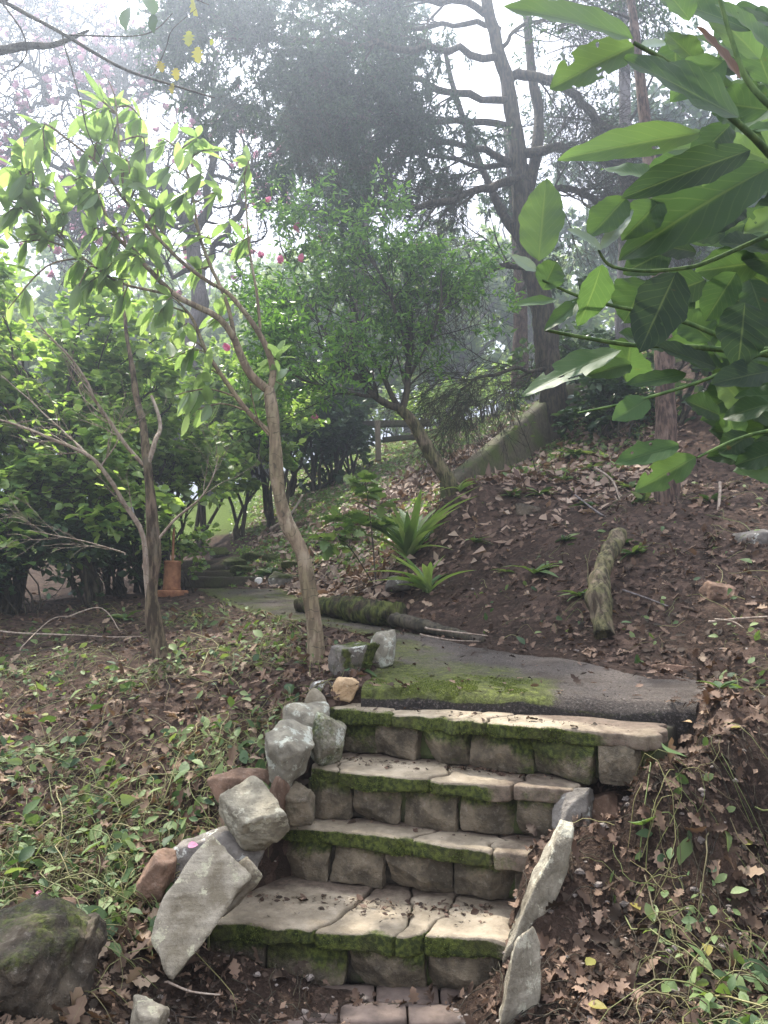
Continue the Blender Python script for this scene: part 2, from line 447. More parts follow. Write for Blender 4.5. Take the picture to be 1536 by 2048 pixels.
M['asphalt'] = m
def plain(name, c0, c1, sc=20, rough=.8, st=.4, moss=0.0, z=1.0):
    m, b = newmat(name)
    mp = b.N('Mapping', {'Vector': b.pos, 'Scale': (1, 1, z)}).outputs[0]
    n = b.noise(sc, 6, mp, .65); n2 = b.noise(sc * .15, 4)
    c = b.mix(b.step(n, .3, .7), c0, c1)
    c = b.mix(b.math('MULTIPLY', b.step(n2, .45, .7), .45), c, b.mix(.6, c, (.06, .045, .03)))
    if moss: c = b.mix(b.math('MULTIPLY', b.step(b.noise(3, 5), .45, .65), moss), c, (.08, .11, .025))
    b.out(b.pr(c, rough, .3, b.bump(n, st, .01)))
    return m
M['concrete'] = plain('concrete', (.07, .062, .04), (.15, .135, .09), 22, .9, .9, .85)
M['terracotta'] = plain('terracotta', (.24, .10, .05), (.46, .23, .12), 14, .8, .3)
M['timber'] = plain('timber', (.13, .10, .07), (.26, .21, .15), 40, .9, .8, .2, .15)
M['timber_dark'] = plain('timber_dark', (.045, .038, .025), (.10, .085, .06), 35, .9, .8, .35)
M['white'] = plain('white_stone', (.55, .53, .5), (.75, .73, .7), 40, .7)
M['paving'] = plain('paving', (.07, .052, .042), (.19, .145, .12), 9, .85, .5)
M['mortar'] = plain('mortar', (.018, .015, .011), (.05, .042, .03), 50, .95, .8, .5)
M['mossblade'] = leafmat('mossblade', G((.05, .065, .018), (.11, .14, .03), (.18, .22, .045)), .8, .25, 1.4)
M['pebble'] = stonemat('pebble', (.12, .10, .085), (.3, .26, .23), 0, 0, sc=3)

# ------------------------------------------------------------------ terrain
CP = [P(*q) for q in [
    (0, 2040, 1.95), (250, 2040, 2.1), (380, 1990, 2.35), (-300, 1900, 2.2),
    (0, 1720, 2.85), (200, 1800, 2.7), (300, 1700, 2.95), (440, 1590, 3.15), (-300, 1600, 3.1),
    (0, 1450, 4.0), (250, 1450, 3.75), (500, 1425, 3.7), (600, 1400, 3.6),
    (0, 1262, 6.0), (320, 1300, 4.8), (620, 1318, 4.3), (500, 1248, 5.9), (-300, 1300, 5.5),
    (0, 1205, 8), (200, 1190, 8.5), (370, 1190, 8.2), (150, 1110, 13), (-300, 1190, 10),
    (430, 1135, 10.4), (330, 1070, 14), (300, 1020, 20),
    (570, 1155, 9.0), (500, 1080, 11.5), (620, 1090, 9.6), (600, 1010, 12.5), (700, 1000, 11.2), (750, 925, 14.5), (850, 862, 19),
    (640, 1190, 7.6), (720, 1185, 6.8), (800, 1110, 7.3), (820, 1190, 6.0), (905, 985, 7.0), (880, 1060, 6.6),
    (860, 965, 9.5), (940, 890, 13), (1000, 835, 17),
    (900, 1262, 5.0), (1000, 1285, 4.6), (1000, 1160, 5.5), (1000, 1050, 6.3), (1050, 955, 7.3), (1110, 895, 8.6),
    (1200, 1262, 4.3), (1200, 1150, 4.9), (1250, 1060, 5.5), (1300, 985, 6.3), (1300, 880, 7.8),
    (1390, 1345, 3.75), (1500, 1300, 3.75), (1500, 1150, 4.4), (1536, 1010, 5.3), (1536, 880, 6.8),
    (1536, 1450, 3.1), (1536, 1700, 2.55), (1536, 2040, 2.0), (1300, 1700, 2.75), (1200, 1900, 2.35), (1110, 2040, 2.1),
    (1300, 1500, 3.2), (1400, 1600, 2.9), (1900, 1300, 3.6), (1900, 1700, 2.5)]]
for px, py in ((760, 1285), (1000, 1340), (1200, 1370), (900, 1370), (650, 1240), (500, 1200), (1390, 1400)):
    CP.append(PP(px, py))
PATHROWS = [((722, 1375), (1392, 1412)), ((738, 1350), (1400, 1366)), ((765, 1322), (1220, 1333)), ((762, 1292), (1010, 1303)), ((724, 1270), (885, 1280)),
            ((655, 1254), (800, 1259)), ((565, 1239), (700, 1234)), ((482, 1219), (642, 1213)), ((432, 1198), (587, 1190)), ((395, 1178), (563, 1177))]
PL = [PP(*a) for a, c in PATHROWS]; PR = [PP(*c) for a, c in PATHROWS]
CP += [np.array(q, float) for q in [(0, .8, -.02), (-1.5, .8, .0), (1.6, .8, .25), (0, 1.8, 0), (.2, 2.4, 0), (0, -3, -.3), (-4, -3, -.2), (5, -2, .6),
    (-12, 4, 1.0), (-12, 14, 2.2), (-10, 30, 4), (0, 30, 6.6), (12, 25, 9), (10, 10, 6), (9, 3, 3.5), (5, 8, 4.6), (5, 14, 6.2), (-25, 25, 3.5), (28, 20, 9), (-6, 9, 1.55), (-6, 5, .8)]]
STEP = [  # z, left top front edge, right top front edge
    (.20, (418, 1842), (1030, 1880)), (.40, (556, 1650), (1085, 1703)), (.60, (604, 1535), (1150, 1576)), (.80, (652, 1412), (1300, 1468))]
SF = [(PZ(*a, z), PZ(*c, z)) for z, a, c in STEP]
for i_, (dx, dz) in enumerate(((.17, .16), (.10, .08), (.02, .0), (.0, -.05))):
    CP.append(SF[i_][1] + (dx, 0, dz)); CP.append(SF[i_][1] + (dx + .25, .05, dz + .05))
CP += [PR[0] + (-.02, -.12, -.03), PR[0] + (.12, -.05, .02), PR[0] + (.3, -.3, -.16)]
CP = np.array(CP)
def _phi(r2): return np.where(r2 > 1e-12, r2 * np.log(np.maximum(r2, 1e-12)), 0)
_X = CP[:, :2]; _n = len(_X)
_K = _phi(((_X[:, None] - _X[None]) ** 2).sum(2)) + np.eye(_n) * .01
_Q = np.concatenate([np.ones((_n, 1)), _X], 1)
_A = np.block([[_K, _Q], [_Q.T, np.zeros((3, 3))]])
_W = np.linalg.solve(_A, np.concatenate([CP[:, 2], np.zeros(3)]))
def insdf(x, y, poly):                 # signed distance to a polygon, positive inside
    poly = np.asarray(poly, float)[:, :2]
    p = np.stack([x, y], 1)
    d = np.full(len(p), 1e9); ins = np.zeros(len(p), bool)
    for a, c in zip(poly, np.roll(poly, -1, 0)):
        e = c - a; w = p - a
        t = np.clip((w @ e) / (e @ e), 0, 1)
        d = np.minimum(d, np.linalg.norm(w - t[:, None] * e, axis=1))
        cond = ((a[1] > p[:, 1]) != (c[1] > p[:, 1]))
        with np.errstate(divide='ignore', invalid='ignore'):
            xx = (c[0] - a[0]) * (p[:, 1] - a[1]) / (c[1] - a[1]) + a[0]
        ins ^= cond & (p[:, 0] < xx)
    return np.where(ins, d, -d)
PATHPOLY = PL + PR[::-1]
print('STEPS', [(np.round(a, 2), np.round(c, 2)) for a, c in SF], 'path', np.round(PL[0], 2), np.round(PR[0], 2), np.round(PL[-1], 2))
STAIRPOLY = [SF[0][0] + (-.05, -.02, 0), SF[0][1] + (-.06, -.02, 0), SF[1][1] + (-.07, 0, 0), SF[2][1] + (-.08, 0, 0), SF[3][1] + (-.1, 0, 0), SF[3][1] + (-.1, .2, 0), PL[0] + (0, .1, 0), SF[3][0], SF[2][0], SF[1][0]]
def smst(x, a, b):
    t = np.clip((x - a) / (b - a), 0, 1); return t * t * (3 - 2 * t)
def Hb(x, y):
    x = np.asarray(x, float).ravel(); y = np.asarray(y, float).ravel()
    xc = np.clip(x, -22, 22); yc = np.clip(y, -4, 32)
    out = np.empty(len(x))
    for s in range(0, len(x), 20000):
        e = slice(s, s + 20000)
        r2 = (xc[e, None] - _X[None, :, 0]) ** 2 + (yc[e, None] - _X[None, :, 1]) ** 2
        out[e] = _phi(r2) @ _W[:_n] + _W[_n] + _W[_n + 1] * xc[e] + _W[_n + 2] * yc[e]
    return out
def H(x, y, fine=True):
    x = np.asarray(x, float).ravel(); y = np.asarray(y, float).ravel()
    h = Hb(x, y)
    q = np.stack([x, y, np.zeros_like(x)], 1)
    h = h + fbm(q * .9, 3, 3) * .05 + fbm(q * 4, 3, 9) * .03
    if fine: h = h + fbm(q * 18, 3, 19) * .012
    d = insdf(x, y, PATHPOLY)
    d = d + fbm(q * 5, 3, 40) * (.035 + .03 * smst(x, .7, 1.1)) - .06 * smst(x, .85, 1.15)
    zp = zpath(y)
    lipy = np.interp(x, [PL[0][0], PR[0][0]], [PL[0][1], PR[0][1]])
    h = np.where(d > -.6, h + (zp + .012 - h) * smst(d, -.35, -.02) * .85 * smst(y - lipy, -.04, .12), h)
    h = np.where(d > -.02, np.minimum(h, zp + .012 - .07 * smst(d, -.02, .06)), h)
    s = insdf(x, y, STAIRPOLY)
    zs = np.clip((y - SF[0][0][1]) * .64 - .12, -.3, .6)
    h = np.where(s > -.03, h + (np.minimum(h, zs) - h) * smst(s, -.03, .03), h)
    return h
def warp(n, fine0, fine1, lo, hi, k):
    a = np.linspace(fine0, fine1, n)
    st = a[1] - a[0]
    r = []; c = fine1; s = st
    while c < hi: s *= k; c += s; r.append(c)
    l = []; c = fine0; s = st
    while c > lo: s *= k; c -= s; l.append(c)
    return np.array(l[::-1] + list(a) + r)
gx = warp(230, -2.6, 3.2, -120, 120, 1.06); gy = warp(230, 1.5, 7.5, -40, 140, 1.035)
XX, YY = np.meshgrid(gx, gy); nx, ny = len(gx), len(gy)
hz = H(XX, YY)
V = np.stack([XX.ravel(), YY.ravel(), hz], 1)
ii = (np.arange(ny - 1)[:, None] * nx + np.arange(nx - 1)[None]).ravel()
Fq = np.stack([ii, ii + 1, ii + nx + 1, ii + nx], 1)
def greenmask(x, y):
    q = np.stack([x, y, 0 * x], 1)
    a = smst(y, 6.8, 9) * smst(x, -3.2, -1.6) * (1 - smst(x, 6, 9)) * .75      # lit mossy slope behind the path
    a = a * smst(fbm(q * .8, 3, 77), -.35, .3)
    return np.maximum(a, smst(y, 10.5, 14) * .85)
def littermask(x, y):
    q = np.stack([x, y, 0 * x], 1)
    a = .75 + fbm(q * 1.3, 3, 31) * .5
    bare = smst(x, .2, .5) * (1 - smst(x, 1.5, 2.1)) * smst(y, 2.0, 2.4) * (1 - smst(y, 5.6, 6.4))
    bare2 = (1 - smst(y, 2.5, 2.9)) * smst(x, -1.0, -.75) * (1 - smst(x, .9, 1.1))
    return np.clip(a - np.clip(.28 + .9 * fbm(q * 2.0, 4, 88), 0, .7) * bare - .6 * bare2, 0, 1)
ground = mk('ground', V, [Fq], M['soil'], rnd=littermask(V[:, 0], V[:, 1]), moss=greenmask(V[:, 0], V[:, 1]))
tag(ground, kind='structure')
def gnd(x, y): 
    x = np.atleast_1d(np.asarray(x, float)); y = np.atleast_1d(np.asarray(y, float))
    return np.stack([x, y, H(x, y, False)], 1)
def gnormal(x, y, e=.06):
    hx = (Hb(x + e, y) - Hb(x - e, y)) / (2 * e); hy = (Hb(x, y + e) - Hb(x, y - e)) / (2 * e)
    return unit(np.stack([-hx, -hy, np.ones_like(hx)], 1))
def onpath(x, y): return insdf(x, y, PATHPOLY)
def onstair(x, y): return insdf(x, y, STAIRPOLY)

# ------------------------------------------------------------------ path
nr_, nc_ = 150, 60
Lp = smoothline(PL, nr_); Rp = smoothline(PR, nr_)
t = np.linspace(0, 1, nc_)[None, :, None]
Gp = Lp[:, None] * (1 - t) + Rp[:, None] * t
Gp = Gp.reshape(-1, 3); Gp[:, 2] = zpath(Gp[:, 1])
Gp[:, 2] += fbm(Gp * 3, 3, 5) * .014 + fbm(Gp * 16, 3, 6) * .005
tt = np.tile(np.linspace(0, 1, nc_), nr_); rr = np.repeat(np.arange(nr_), nc_)
_fr = np.clip(1 - rr / 6, 0, 1)
Gp[:, 1] += _fr * (fbm(np.stack([Gp[:, 0] * 3.5, 0 * rr, 0 * rr], 1), 4, 15) * .05 + fbm(np.stack([Gp[:, 0] * 22, 0 * rr, 0 * rr], 1), 2, 16) * .012)
Gp[:, 2] -= (.03 + .02 * fbm(Gp * 7, 2, 17)) * np.clip(1 - rr / 3.5, 0, 1) ** 1.6
ii = (np.arange(nr_ - 1)[:, None] * nc_ + np.arange(nc_ - 1)[None]).ravel()
Fp = np.stack([ii, ii + 1, ii + nc_ + 1, ii + nc_], 1)
# skirt of the front lip
fr = Gp[:nc_].copy()
sk = []
for k_, (dy, dz) in enumerate(((-.006, -.012), (-.012, -.04), (-.014, -.08), (-.014, -.14))):
    q = fr.copy(); q[:, 1] += dy + .006 * fbm(fr * 14, 2, 60 + k_); q[:, 2] += dz; sk.append(q)
Vp = np.concatenate([Gp] + sk); nb = len(Gp)
rows = [np.arange(nc_)] + [nb + k_ * nc_ + np.arange(nc_) for k_ in range(4)]
Fs = np.concatenate([np.stack([r1[:-1], r1[1:], r0[1:], r0[:-1]], 1) for r0, r1 in zip(rows[:-1], rows[1:])])
q = np.stack([Gp[:, 0], Gp[:, 1], 0 * Gp[:, 0]], 1)
mo = .37 + .2 * fbm(q * 2.4, 4, 8) + .1 * (1 - smst(tt, .3, .6))
nearlip = np.clip(1 - rr / 20, 0, 1)
mo += .55 * nearlip * (1 - smst(tt, .5, .68))
mo -= .42 * smst(tt, .45, .75) * (1 - smst(Gp[:, 1], 4.2, 5.2))
mo += .2 * smst(np.abs(tt - .5), .3, .5) * smst(Gp[:, 1], 4.5, 6)
mo = np.concatenate([mo, np.full(nc_, .3), np.zeros(3 * nc_)])
lip_dark = np.concatenate([(rr < 3.0) * (.35 + .25 * tt) + 0.0, np.ones(4 * nc_)])  # darker on the front face and the first rows behind the lip
path = mk('path', Vp, [Fp, Fs], M['asphalt'], moss=mo, rnd=lip_dark)
tag(path, kind='structure')
PATHMOSS = (Vp, Fp, np.clip(mo - .1, 0, 1))

# ------------------------------------------------------------------ solid primitives
def gridbox(n):
    nx, ny, nz = n
    Vs, Fs, off = [], [], 0
    def face(a, b_, f):
        nonlocal off
        A, B_ = np.meshgrid(np.linspace(-1, 1, a + 1), np.linspace(-1, 1, b_ + 1), indexing='ij')
        V = f(A.ravel(), B_.ravel())
        i = (np.arange(a)[:, None] * (b_ + 1) + np.arange(b_)[None]).ravel()
        Fs.append(np.stack([i, i + b_ + 1, i + b_ + 2, i + 1], 1) + off); Vs.append(V); off += len(V)
    o = lambda A: np.ones_like(A)
    face(nx, ny, lambda A, B_: np.stack([A, B_, o(A)], 1)); face(ny, nx, lambda A, B_: np.stack([B_, A, -o(A)], 1))
    face(nz, nx, lambda A, B_: np.stack([B_, o(A), A], 1)); face(nx, nz, lambda A, B_: np.stack([A, -o(A), B_], 1))
    face(ny, nz, lambda A, B_: np.stack([o(A), A, B_], 1)); face(nz, ny, lambda A, B_: np.stack([-o(A), B_, A], 1))
    V = np.concatenate(Vs); Fq = np.concatenate(Fs)
    key = np.round(V * 1e5).astype(np.int64)
    _, ix, inv = np.unique(key, axis=0, return_index=True, return_inverse=True)
    return V[ix], inv.ravel()[Fq]
def rbox(half, rad, n):
    V, Fq = gridbox(n)
    half = np.array(half, float)
    v = V * half
    q = np.clip(v, -(half - rad), half - rad)
    return q + unit(v - q) * rad, Fq
_bm = bmesh.new(); bmesh.ops.create_icosphere(_bm, subdivisions=5, radius=1)
ICO5 = (np.array([v.co[:] for v in _bm.verts]), np.array([[v.index for v in f.verts] for f in _bm.faces])); _bm.free()
_bm = bmesh.new(); bmesh.ops.create_icosphere(_bm, subdivisions=3, radius=1)
ICO3 = (np.array([v.co[:] for v in _bm.verts]), np.array([[v.index for v in f.verts] for f in _bm.faces])); _bm.free()
def rockv(seed, dims, npl=16, p=24, rough=.035, ico=ICO5, boxy=.5):
    r = np.random.default_rng(seed)
    D, Fq = ico
    n = unit(r.normal(size=(npl, 3))); h = r.uniform(.62, .95, npl)
    ax = unit(np.concatenate([np.eye(3), -np.eye(3)]) + r.normal(size=(6, 3)) * .22); ha = r.uniform(.7, .85, 6)
    n = np.concatenate([n, ax]); h = np.concatenate([h, ha / (boxy + .5)])
    c = np.maximum(D @ n.T, 0) / h
    R = (c ** p).sum(1) ** (-1 / p)
    V = D * R[:, None]
    V = V - (V.max(0) + V.min(0)) / 2
    V = V / (V.max(0) - V.min(0)) * np.array(dims)
    s = min(dims)
    V = V + fbmv(V / s * 2.2 + seed, 4, seed) * s * rough * 1.8 + (np.abs(fbmv(V / s * 6 + seed, 4, seed + 3)) - .2) * s * rough * 1.0
    return V, Fq
def rot(V, ax, ang):
    c, s = math.cos(ang), math.sin(ang)
    R = {'x': [[1, 0, 0], [0, c, -s], [0, s, c]], 'y': [[c, 0, s], [0, 1, 0], [-s, 0, c]], 'z': [[c, -s, 0], [s, c, 0], [0, 0, 1]]}[ax]
    return V @ np.array(R).T
def rock(name, label, cx, cy, w, h, Y, mat, seed, tilt=0, depth=None, cat='rock', group=None, moss=None, npl=14, p=24, rough=.045, parent=None, yaw=0, lean=0, boxy=.5, ico=ICO5):
    c = P(cx, cy, Y); k = Y / F * 1.02
    W, Hh = w * k, h * k
    V, Fq = rockv(seed, (W, depth or (W + Hh) * .5, Hh), npl, p, rough, ico, boxy)
    V = rot(V, 'x', math.radians(lean)); V = rot(V, 'z', math.radians(yaw)); V = rot(V, 'y', math.radians(tilt))
    V = V + c
    mo = np.zeros(len(V))
    if moss: mo = moss(V, c)
    o = mk(name, V, [Fq], M[mat], parent, moss=mo, org=(c[0], c[1], V[:, 2].min()))
    if label: tag(o, label, cat, group)
    return o

# ------------------------------------------------------------------ stone steps
def tufts(V, Fq, w, n, size, name, parent, mat='mossblade'):
    """short moss blades on the faces of a stone where the weight w is high"""
    f = Fq
    a = V[f[:, 0]]; b_ = V[f[:, 1]]; c = V[f[:, 2]]; d = V[f[:, 3]] if f.shape[1] == 4 else c
    nrm = np.cross(c - a, d - b_ if f.shape[1] == 4 else b_ - a)
    if f.shape[1] == 3: nrm = np.cross(b_ - a, c - a)
    ar = np.linalg.norm(nrm, axis=1); nn = unit(nrm)
    fw = w[f].mean(1)
    pr = ar * np.clip(fw - .35, 0, 1)
    if pr.sum() <= 0: return None
    ix = rng.choice(len(f), n, p=pr / pr.sum())
    u, v = rng.random(n)[:, None], rng.random(n)[:, None]
    p = (a[ix] * (1 - u) + b_[ix] * u) * (1 - v) + (d[ix] * (1 - u) + c[ix] * u) * v
    keep = fbm(p * 11, 3, 5) > .02
    p = p[keep]; ix = ix[keep]; k = len(p)
    if k < 10: return None
    dr = unit(nn[ix] + randn(k) * .5 + np.array([0, 0, .35]))
    LV = leaves(p - nn[ix] * .002, dr, randn(k), size * rng.uniform(.5, 1.3, k), size * .5, T4, 0, .1)
    o = mk(name, LV[0], LV[1], M[mat], parent, rnd=LV[2], uv=LV[3])
    o['kind'] = 'stuff'
    return o
_v, _f, _m = PATHMOSS
_o = tufts(_v, _f, _m * (_v[:, 1] < 4.6), 16000, .007, 'path_moss', None)
if _o: tag(_o, 'low cushion of green moss along the lip of the path', 'moss')
stairs = empty('stone_steps', (*(SF[0][0] + SF[0][1])[:2] / 2, 0), 'four mossy stone steps with rough block risers leading up to the path', 'steps')
blockpx = [[402, 530, 695, 858, 1008], [556, 664, 782, 912, 1030, 1092], [600, 702, 806, 928, 1038, 1130], [674, 765, 862, 968, 1092, 1205, 1275]]
# slab joints as (front px, back px) pairs
jointpx = [[(418, 520), (648, 770), (800, 830), (856, 960), (1030, 1060)], [(556, 600), (838, 930), (985, 1010), (1085, 1110)],
           [(604, 640), (662, 690), (884, 925), (1048, 1010), (1152, 1140)], [(652, 690), (800, 830), (960, 985), (1012, 1055), (1300, 1290)]]
for si in range(4):
    z, lp, rp = STEP[si]
    FLp, FRp = SF[si]
    ex = unit(FRp - FLp); ey = np.array([-ex[1], ex[0], 0.0])
    def onl(px, back=0.0):
        t = (px - lp[0]) / (rp[0] - lp[0])
        return FLp + (FRp - FLp) * t + ey * back
    if si < 3:
        bl, br = SF[si + 1]; backd = max(((bl - FLp) @ ey), ((br - FRp) @ ey)) + .10
    else: backd = .34
    # core
    mid = (FLp + FRp) / 2 + ey * (.075 + (backd + .1) / 2) - np.array([0, 0, .11])
    hw = np.linalg.norm(FRp - FLp) / 2
    V, Fq = rbox((hw - .01, (backd + .1) / 2, .085), .01, (50, 12, 8))
    V = V[:, :1] * ex + V[:, 1:2] * ey + V[:, 2:] * np.array([0, 0, 1.0]) + mid
    V += fbmv(V * 12, 3, 70 + si) * .008
    step_o = mk('step', V, [Fq], M['mortar'], stairs, moss=np.zeros(len(V)))
    # riser blocks
    bp = blockpx[si]
    for j in range(len(bp) - 1):
        a, c = onl(bp[j], .035), onl(bp[j + 1], .035)
        w = np.linalg.norm(c - a) - rng.uniform(.006, .016)
        hh = .152 - rng.uniform(0, .010)
        V, Fq = rbox((w / 2, .05, hh / 2), .011, (40, 10, 26))
        sd = si * 10 + j
        V += fbmv(V * 9 + sd * 3.1, 4, sd) * np.array([.02, .02, .016])
        fr_ = V[:, 1] < -.02
        # chiselled pillow face: facets by a few random planes
        r_ = np.random.default_rng(sd + 5)
        for _ in range(7):
            nn_ = unit(np.array([r_.normal() * .28, -1, r_.normal() * .35])); off = r_.uniform(.044, .060)
            dd = V @ nn_ - off
            V = V - np.where(dd > 0, dd, 0)[:, None] * nn_ * .92
        V += fbmv(V * 38 + sd, 3, sd + 9) * .003
        V = rot(V, 'y', rng.normal() * .02); V = rot(V, 'z', rng.normal() * .04)
        mo = .38 * smst(V[:, 2], -.02, hh / 2) + (.2, .34, .26, .3)[si] * smst(fbm(V * 3 + sd, 2, 3), -.3, .4) + rng.uniform(-.05, .25)
        if j >= len(bp) - 2: mo = mo - .3
        cc = (a + c) / 2 + ey * .03 + np.array([0, 0, -.2 + hh / 2 + .002])
        V = V[:, :1] * ex + V[:, 1:2] * ey + V[:, 2:] * np.array([0, 0, 1.0]) + cc
        mk('riser_block', V, [Fq], M['block'], step_o, moss=mo)
    # tread slabs
    jp = jointpx[si]
    for j in range(len(jp) - 1):
        a = onl(jp[j][0] + 2, 0); c = onl(jp[j + 1][0] - 2, 0)
        # back corners: same depth behind, shifted sideways as the joint runs
        ka = (jp[j][1] - jp[j][0]) * .0011; kc = (jp[j + 1][1] - jp[j + 1][0]) * .0011
        A = a + ey * backd + ex * ka; C = c + ey * backd + ex * kc
        w = np.linalg.norm(c - a)
        th = .048
        V, Fq = rbox((w / 2, backd / 2, th / 2), .011, (max(10, int(w / .012)), 26, 8))
        u = (V[:, 0] / w + .5)[:, None]; v = (V[:, 1] / backd + .5)[:, None]
        Q = (a * (1 - u) + c * u) * (1 - v) + (A * (1 - u) + C * u) * v
        def jw(k): return fbm(np.stack([v[:, 0] * 4, np.full(len(v), k * 3.7 + si * 9), np.zeros(len(v))], 1), 3, 33) * .06
        Q = Q + ex * ((jw(j) * smst(1 - u[:, 0], .5, 1) + jw(j + 1) * smst(u[:, 0], .5, 1)))[:, None]
        Q[:, 2] = z - th / 2 + V[:, 2]
        edge = (1 - smst(v[:, 0], 0, .35))
        wav = fbm(np.stack([Q[:, 0] * 6, np.full(len(Q), si * 5.0), np.zeros(len(Q))], 1), 3, si + 40) * .04 + rng.uniform(-.014, .014)
        Q = Q - ey * (wav * edge)[:, None] * 1.2
        Q += fbmv(Q * 11, 4, si * 7 + 1) * np.array([.008, .008, .006])
        low = V[:, 2] < 0
        Q[:, 2] -= (edge * low * (.012 + .02 * np.clip(fbm(Q * 7, 3, 66), -.4, 1)))
        Q[:, 2] += edge * -.006 + fbm(Q * 4, 2, 90 + j) * .006 + rng.uniform(-.003, .003)
        rightness = smst(u[:, 0] * (c[0] - a[0]) + a[0], .25, .5) if si < 3 else smst(Q[:, 0], .55, .85)
        vert = 1 - smst(V[:, 2], .004, .0235)
        mo = edge * (vert * (.66 + .3 * fbm(Q * 5, 3, 71) - .42 * rightness) + (.18 if si < 3 else .3) * (1 - rightness)) * smst(.5 - v[:, 0], .25, .44)
        mo += .25 * edge * (1 - rightness) * smst(fbm(Q * 6, 3, 12), 0, .5)
        dirt = smst(v[:, 0], .35, .8) * .5 + .35 * rightness + .1
        so = mk('tread_slab', Q, [Fq], M['slab'], step_o, moss=mo, rnd=dirt)
        mw = mo * smst(-Q[:, 1] + (FLp[1] + .12), 0, .1)
        tufts(Q, Fq, np.clip(mo, 0, 1), int(5000 * w), .008, 'moss', step_o)

# crumbs and leaf bits blown onto the treads
cp_ = []
for si in range(4):
    z, lp, rp = STEP[si]; n = 420 if si < 3 else 160
    u = rng.random(n) ** .7; bk = (.26 if si < 3 else .14) - np.abs(rng.normal(size=n)) * .07
    base_ = SF[si][0] + (SF[si][1] - SF[si][0]) * u[:, None] * .96; base_[:, 1] += np.clip(bk, .01, .3); base_[:, 2] = z + .004; cp_.append(base_)
cp_ = np.concatenate(cp_); n = len(cp_); sz = .006 + .03 * rng.random(n) ** 6
Lv = leaves(cp_, randn(n) * (1, 1, .1), upish(n, .4), sz, sz * .65, TM, .1, .3, side=.1)
nn0 = 700; _u = rng.random(nn0); _t = np.where(rng.random(nn0) < .7, rng.beta(.5, .5, nn0), rng.random(nn0)); _i = (_u ** 1.6 * (nr_ - 1)).astype(int)
_p = Lp[_i] * (1 - _t[:, None]) + Rp[_i] * _t[:, None]; _p[:, 2] = zpath(_p[:, 1]) + .012
_s = .008 + .045 * rng.random(nn0) ** 5
_L = leaves(_p, randn(nn0) * (1, 1, .1), upish(nn0, .35), _s, _s * .6, TL, .1, .3, side=.1)
_o = mk('leaf_litter', _L[0], _L[1], M['leaf_dry'], rnd=_L[2], uv=_L[3]); tag(_o, 'few dry leaves and bits lying on the path', 'leaf litter', kind='stuff')
o = mk('soil_crumbs', Lv[0], Lv[1], M['leaf_dry'], rnd=Lv[2], uv=Lv[3]); tag(o, 'leaf crumbs and soil bits along the backs of the stone treads', 'leaf litter', kind='stuff')
# lower brick landing
land = Acc()
for r_i in range(6):
    for c_i in range(9):
        w, d_ = .2, .11
        x = -.75 + c_i * (w + .006) + (r_i % 2) * .1; y = SF[0][0][1] - .09 - r_i * (d_ + .006)
        if x > .38: continue
        V, Fq = rbox((w / 2, d_ / 2, .02), .008, (8, 5, 3))
        V += fbmv(V * 14 + r_i * 3 + c_i, 2, 5) * .004
        V = rot(V, 'z', rng.normal() * .01)
        xo, yo = x, y + (x * -.06)
        V = V + np.array([xo, yo, .004 + rng.uniform(-.004, .004)])
        land.add(V, [Fq], np.full(len(V), rng.random()))
lo = land.build('lower_path', M['paving']); tag(lo, kind='structure')

# ------------------------------------------------------------------ edging rocks
def mtop(k=.8, zt=0.0):
    return lambda V, c: k * smst(V[:, 2] - c[2], zt - .02, zt + .05)
def mside(k=.5):
    return lambda V, c: k * smst(V[:, 0] - c[0], 0, .04)
GL = 'rocks edging the left side of the steps'; GR = 'rocks edging the right side of the steps'
rock('edging_rock', 'largest pale flat-topped boulder leaning beside the lowest step', 392, 1822, 112, 222, 2.48, 'rock_pale', 211, tilt=30, depth=.19, group=GL, npl=5, p=60, lean=-34, boxy=.7, yaw=-14, rough=.03)
rock('edging_rock', 'pale wedge of rock tucked between the big boulder and the lowest tread', 476, 1768, 60, 115, 2.60, 'rock_pale', 12, tilt=48, depth=.13, group=GL, npl=8, p=40, rough=.03)
rock('edging_rock', 'flat grey slab of rock with a pink petal on it', 440, 1705, 175, 78, 2.85, 'rock_grey', 13, tilt=-14, depth=.2, group=GL, npl=9, p=36)
rock('edging_rock', 'layered pale rock with cracked top beside the second step', 508, 1640, 112, 112, 2.80, 'rock_slate', 204, tilt=-10, depth=.24, group=GL, npl=6, p=44, boxy=.75, lean=28, yaw=18)
rock('edging_rock', 'brown upright rock behind the layered pale one', 556, 1600, 50, 100, 3.0, 'rock_brown', 15, tilt=4, depth=.16, group=GL, moss=lambda V, c: np.full(len(V), .2))
rock('edging_rock', 'mossy brown stone filling the left end of the third step', 598, 1604, 62, 70, 2.98, 'block', 25, depth=.14, group=GL, moss=lambda V, c: np.full(len(V), .3))
rock('edging_rock', 'reddish brown rock half sunk in leaf litter', 484, 1568, 108, 62, 3.12, 'rock_brown', 16, tilt=-14, depth=.2, group=GL)
rock('edging_rock', 'angular grey rock with white lichen patches beside the third step', 580, 1503, 100, 88, 3.02, 'rock_lichen', 17, tilt=-8, depth=.22, group=GL, npl=7, p=44, lean=24)
rock('edging_rock', 'rounded grey lichen rock beside the fourth step', 612, 1446, 88, 76, 3.25, 'rock_lichen', 18, depth=.2, group=GL, npl=22, p=12)
rock('edging_rock', 'tall mossy rock closing the left end of the fourth step', 655, 1480, 62, 98, 3.18, 'rock_lichen', 19, tilt=10, depth=.18, group=GL, moss=lambda V, c: np.full(len(V), .42))
rock('edging_rock', 'small smooth round stone above the lichen rock', 631, 1402, 42, 48, 3.38, 'rock_pale', 20, depth=.1, group=GL, npl=30, p=8, rough=.015)
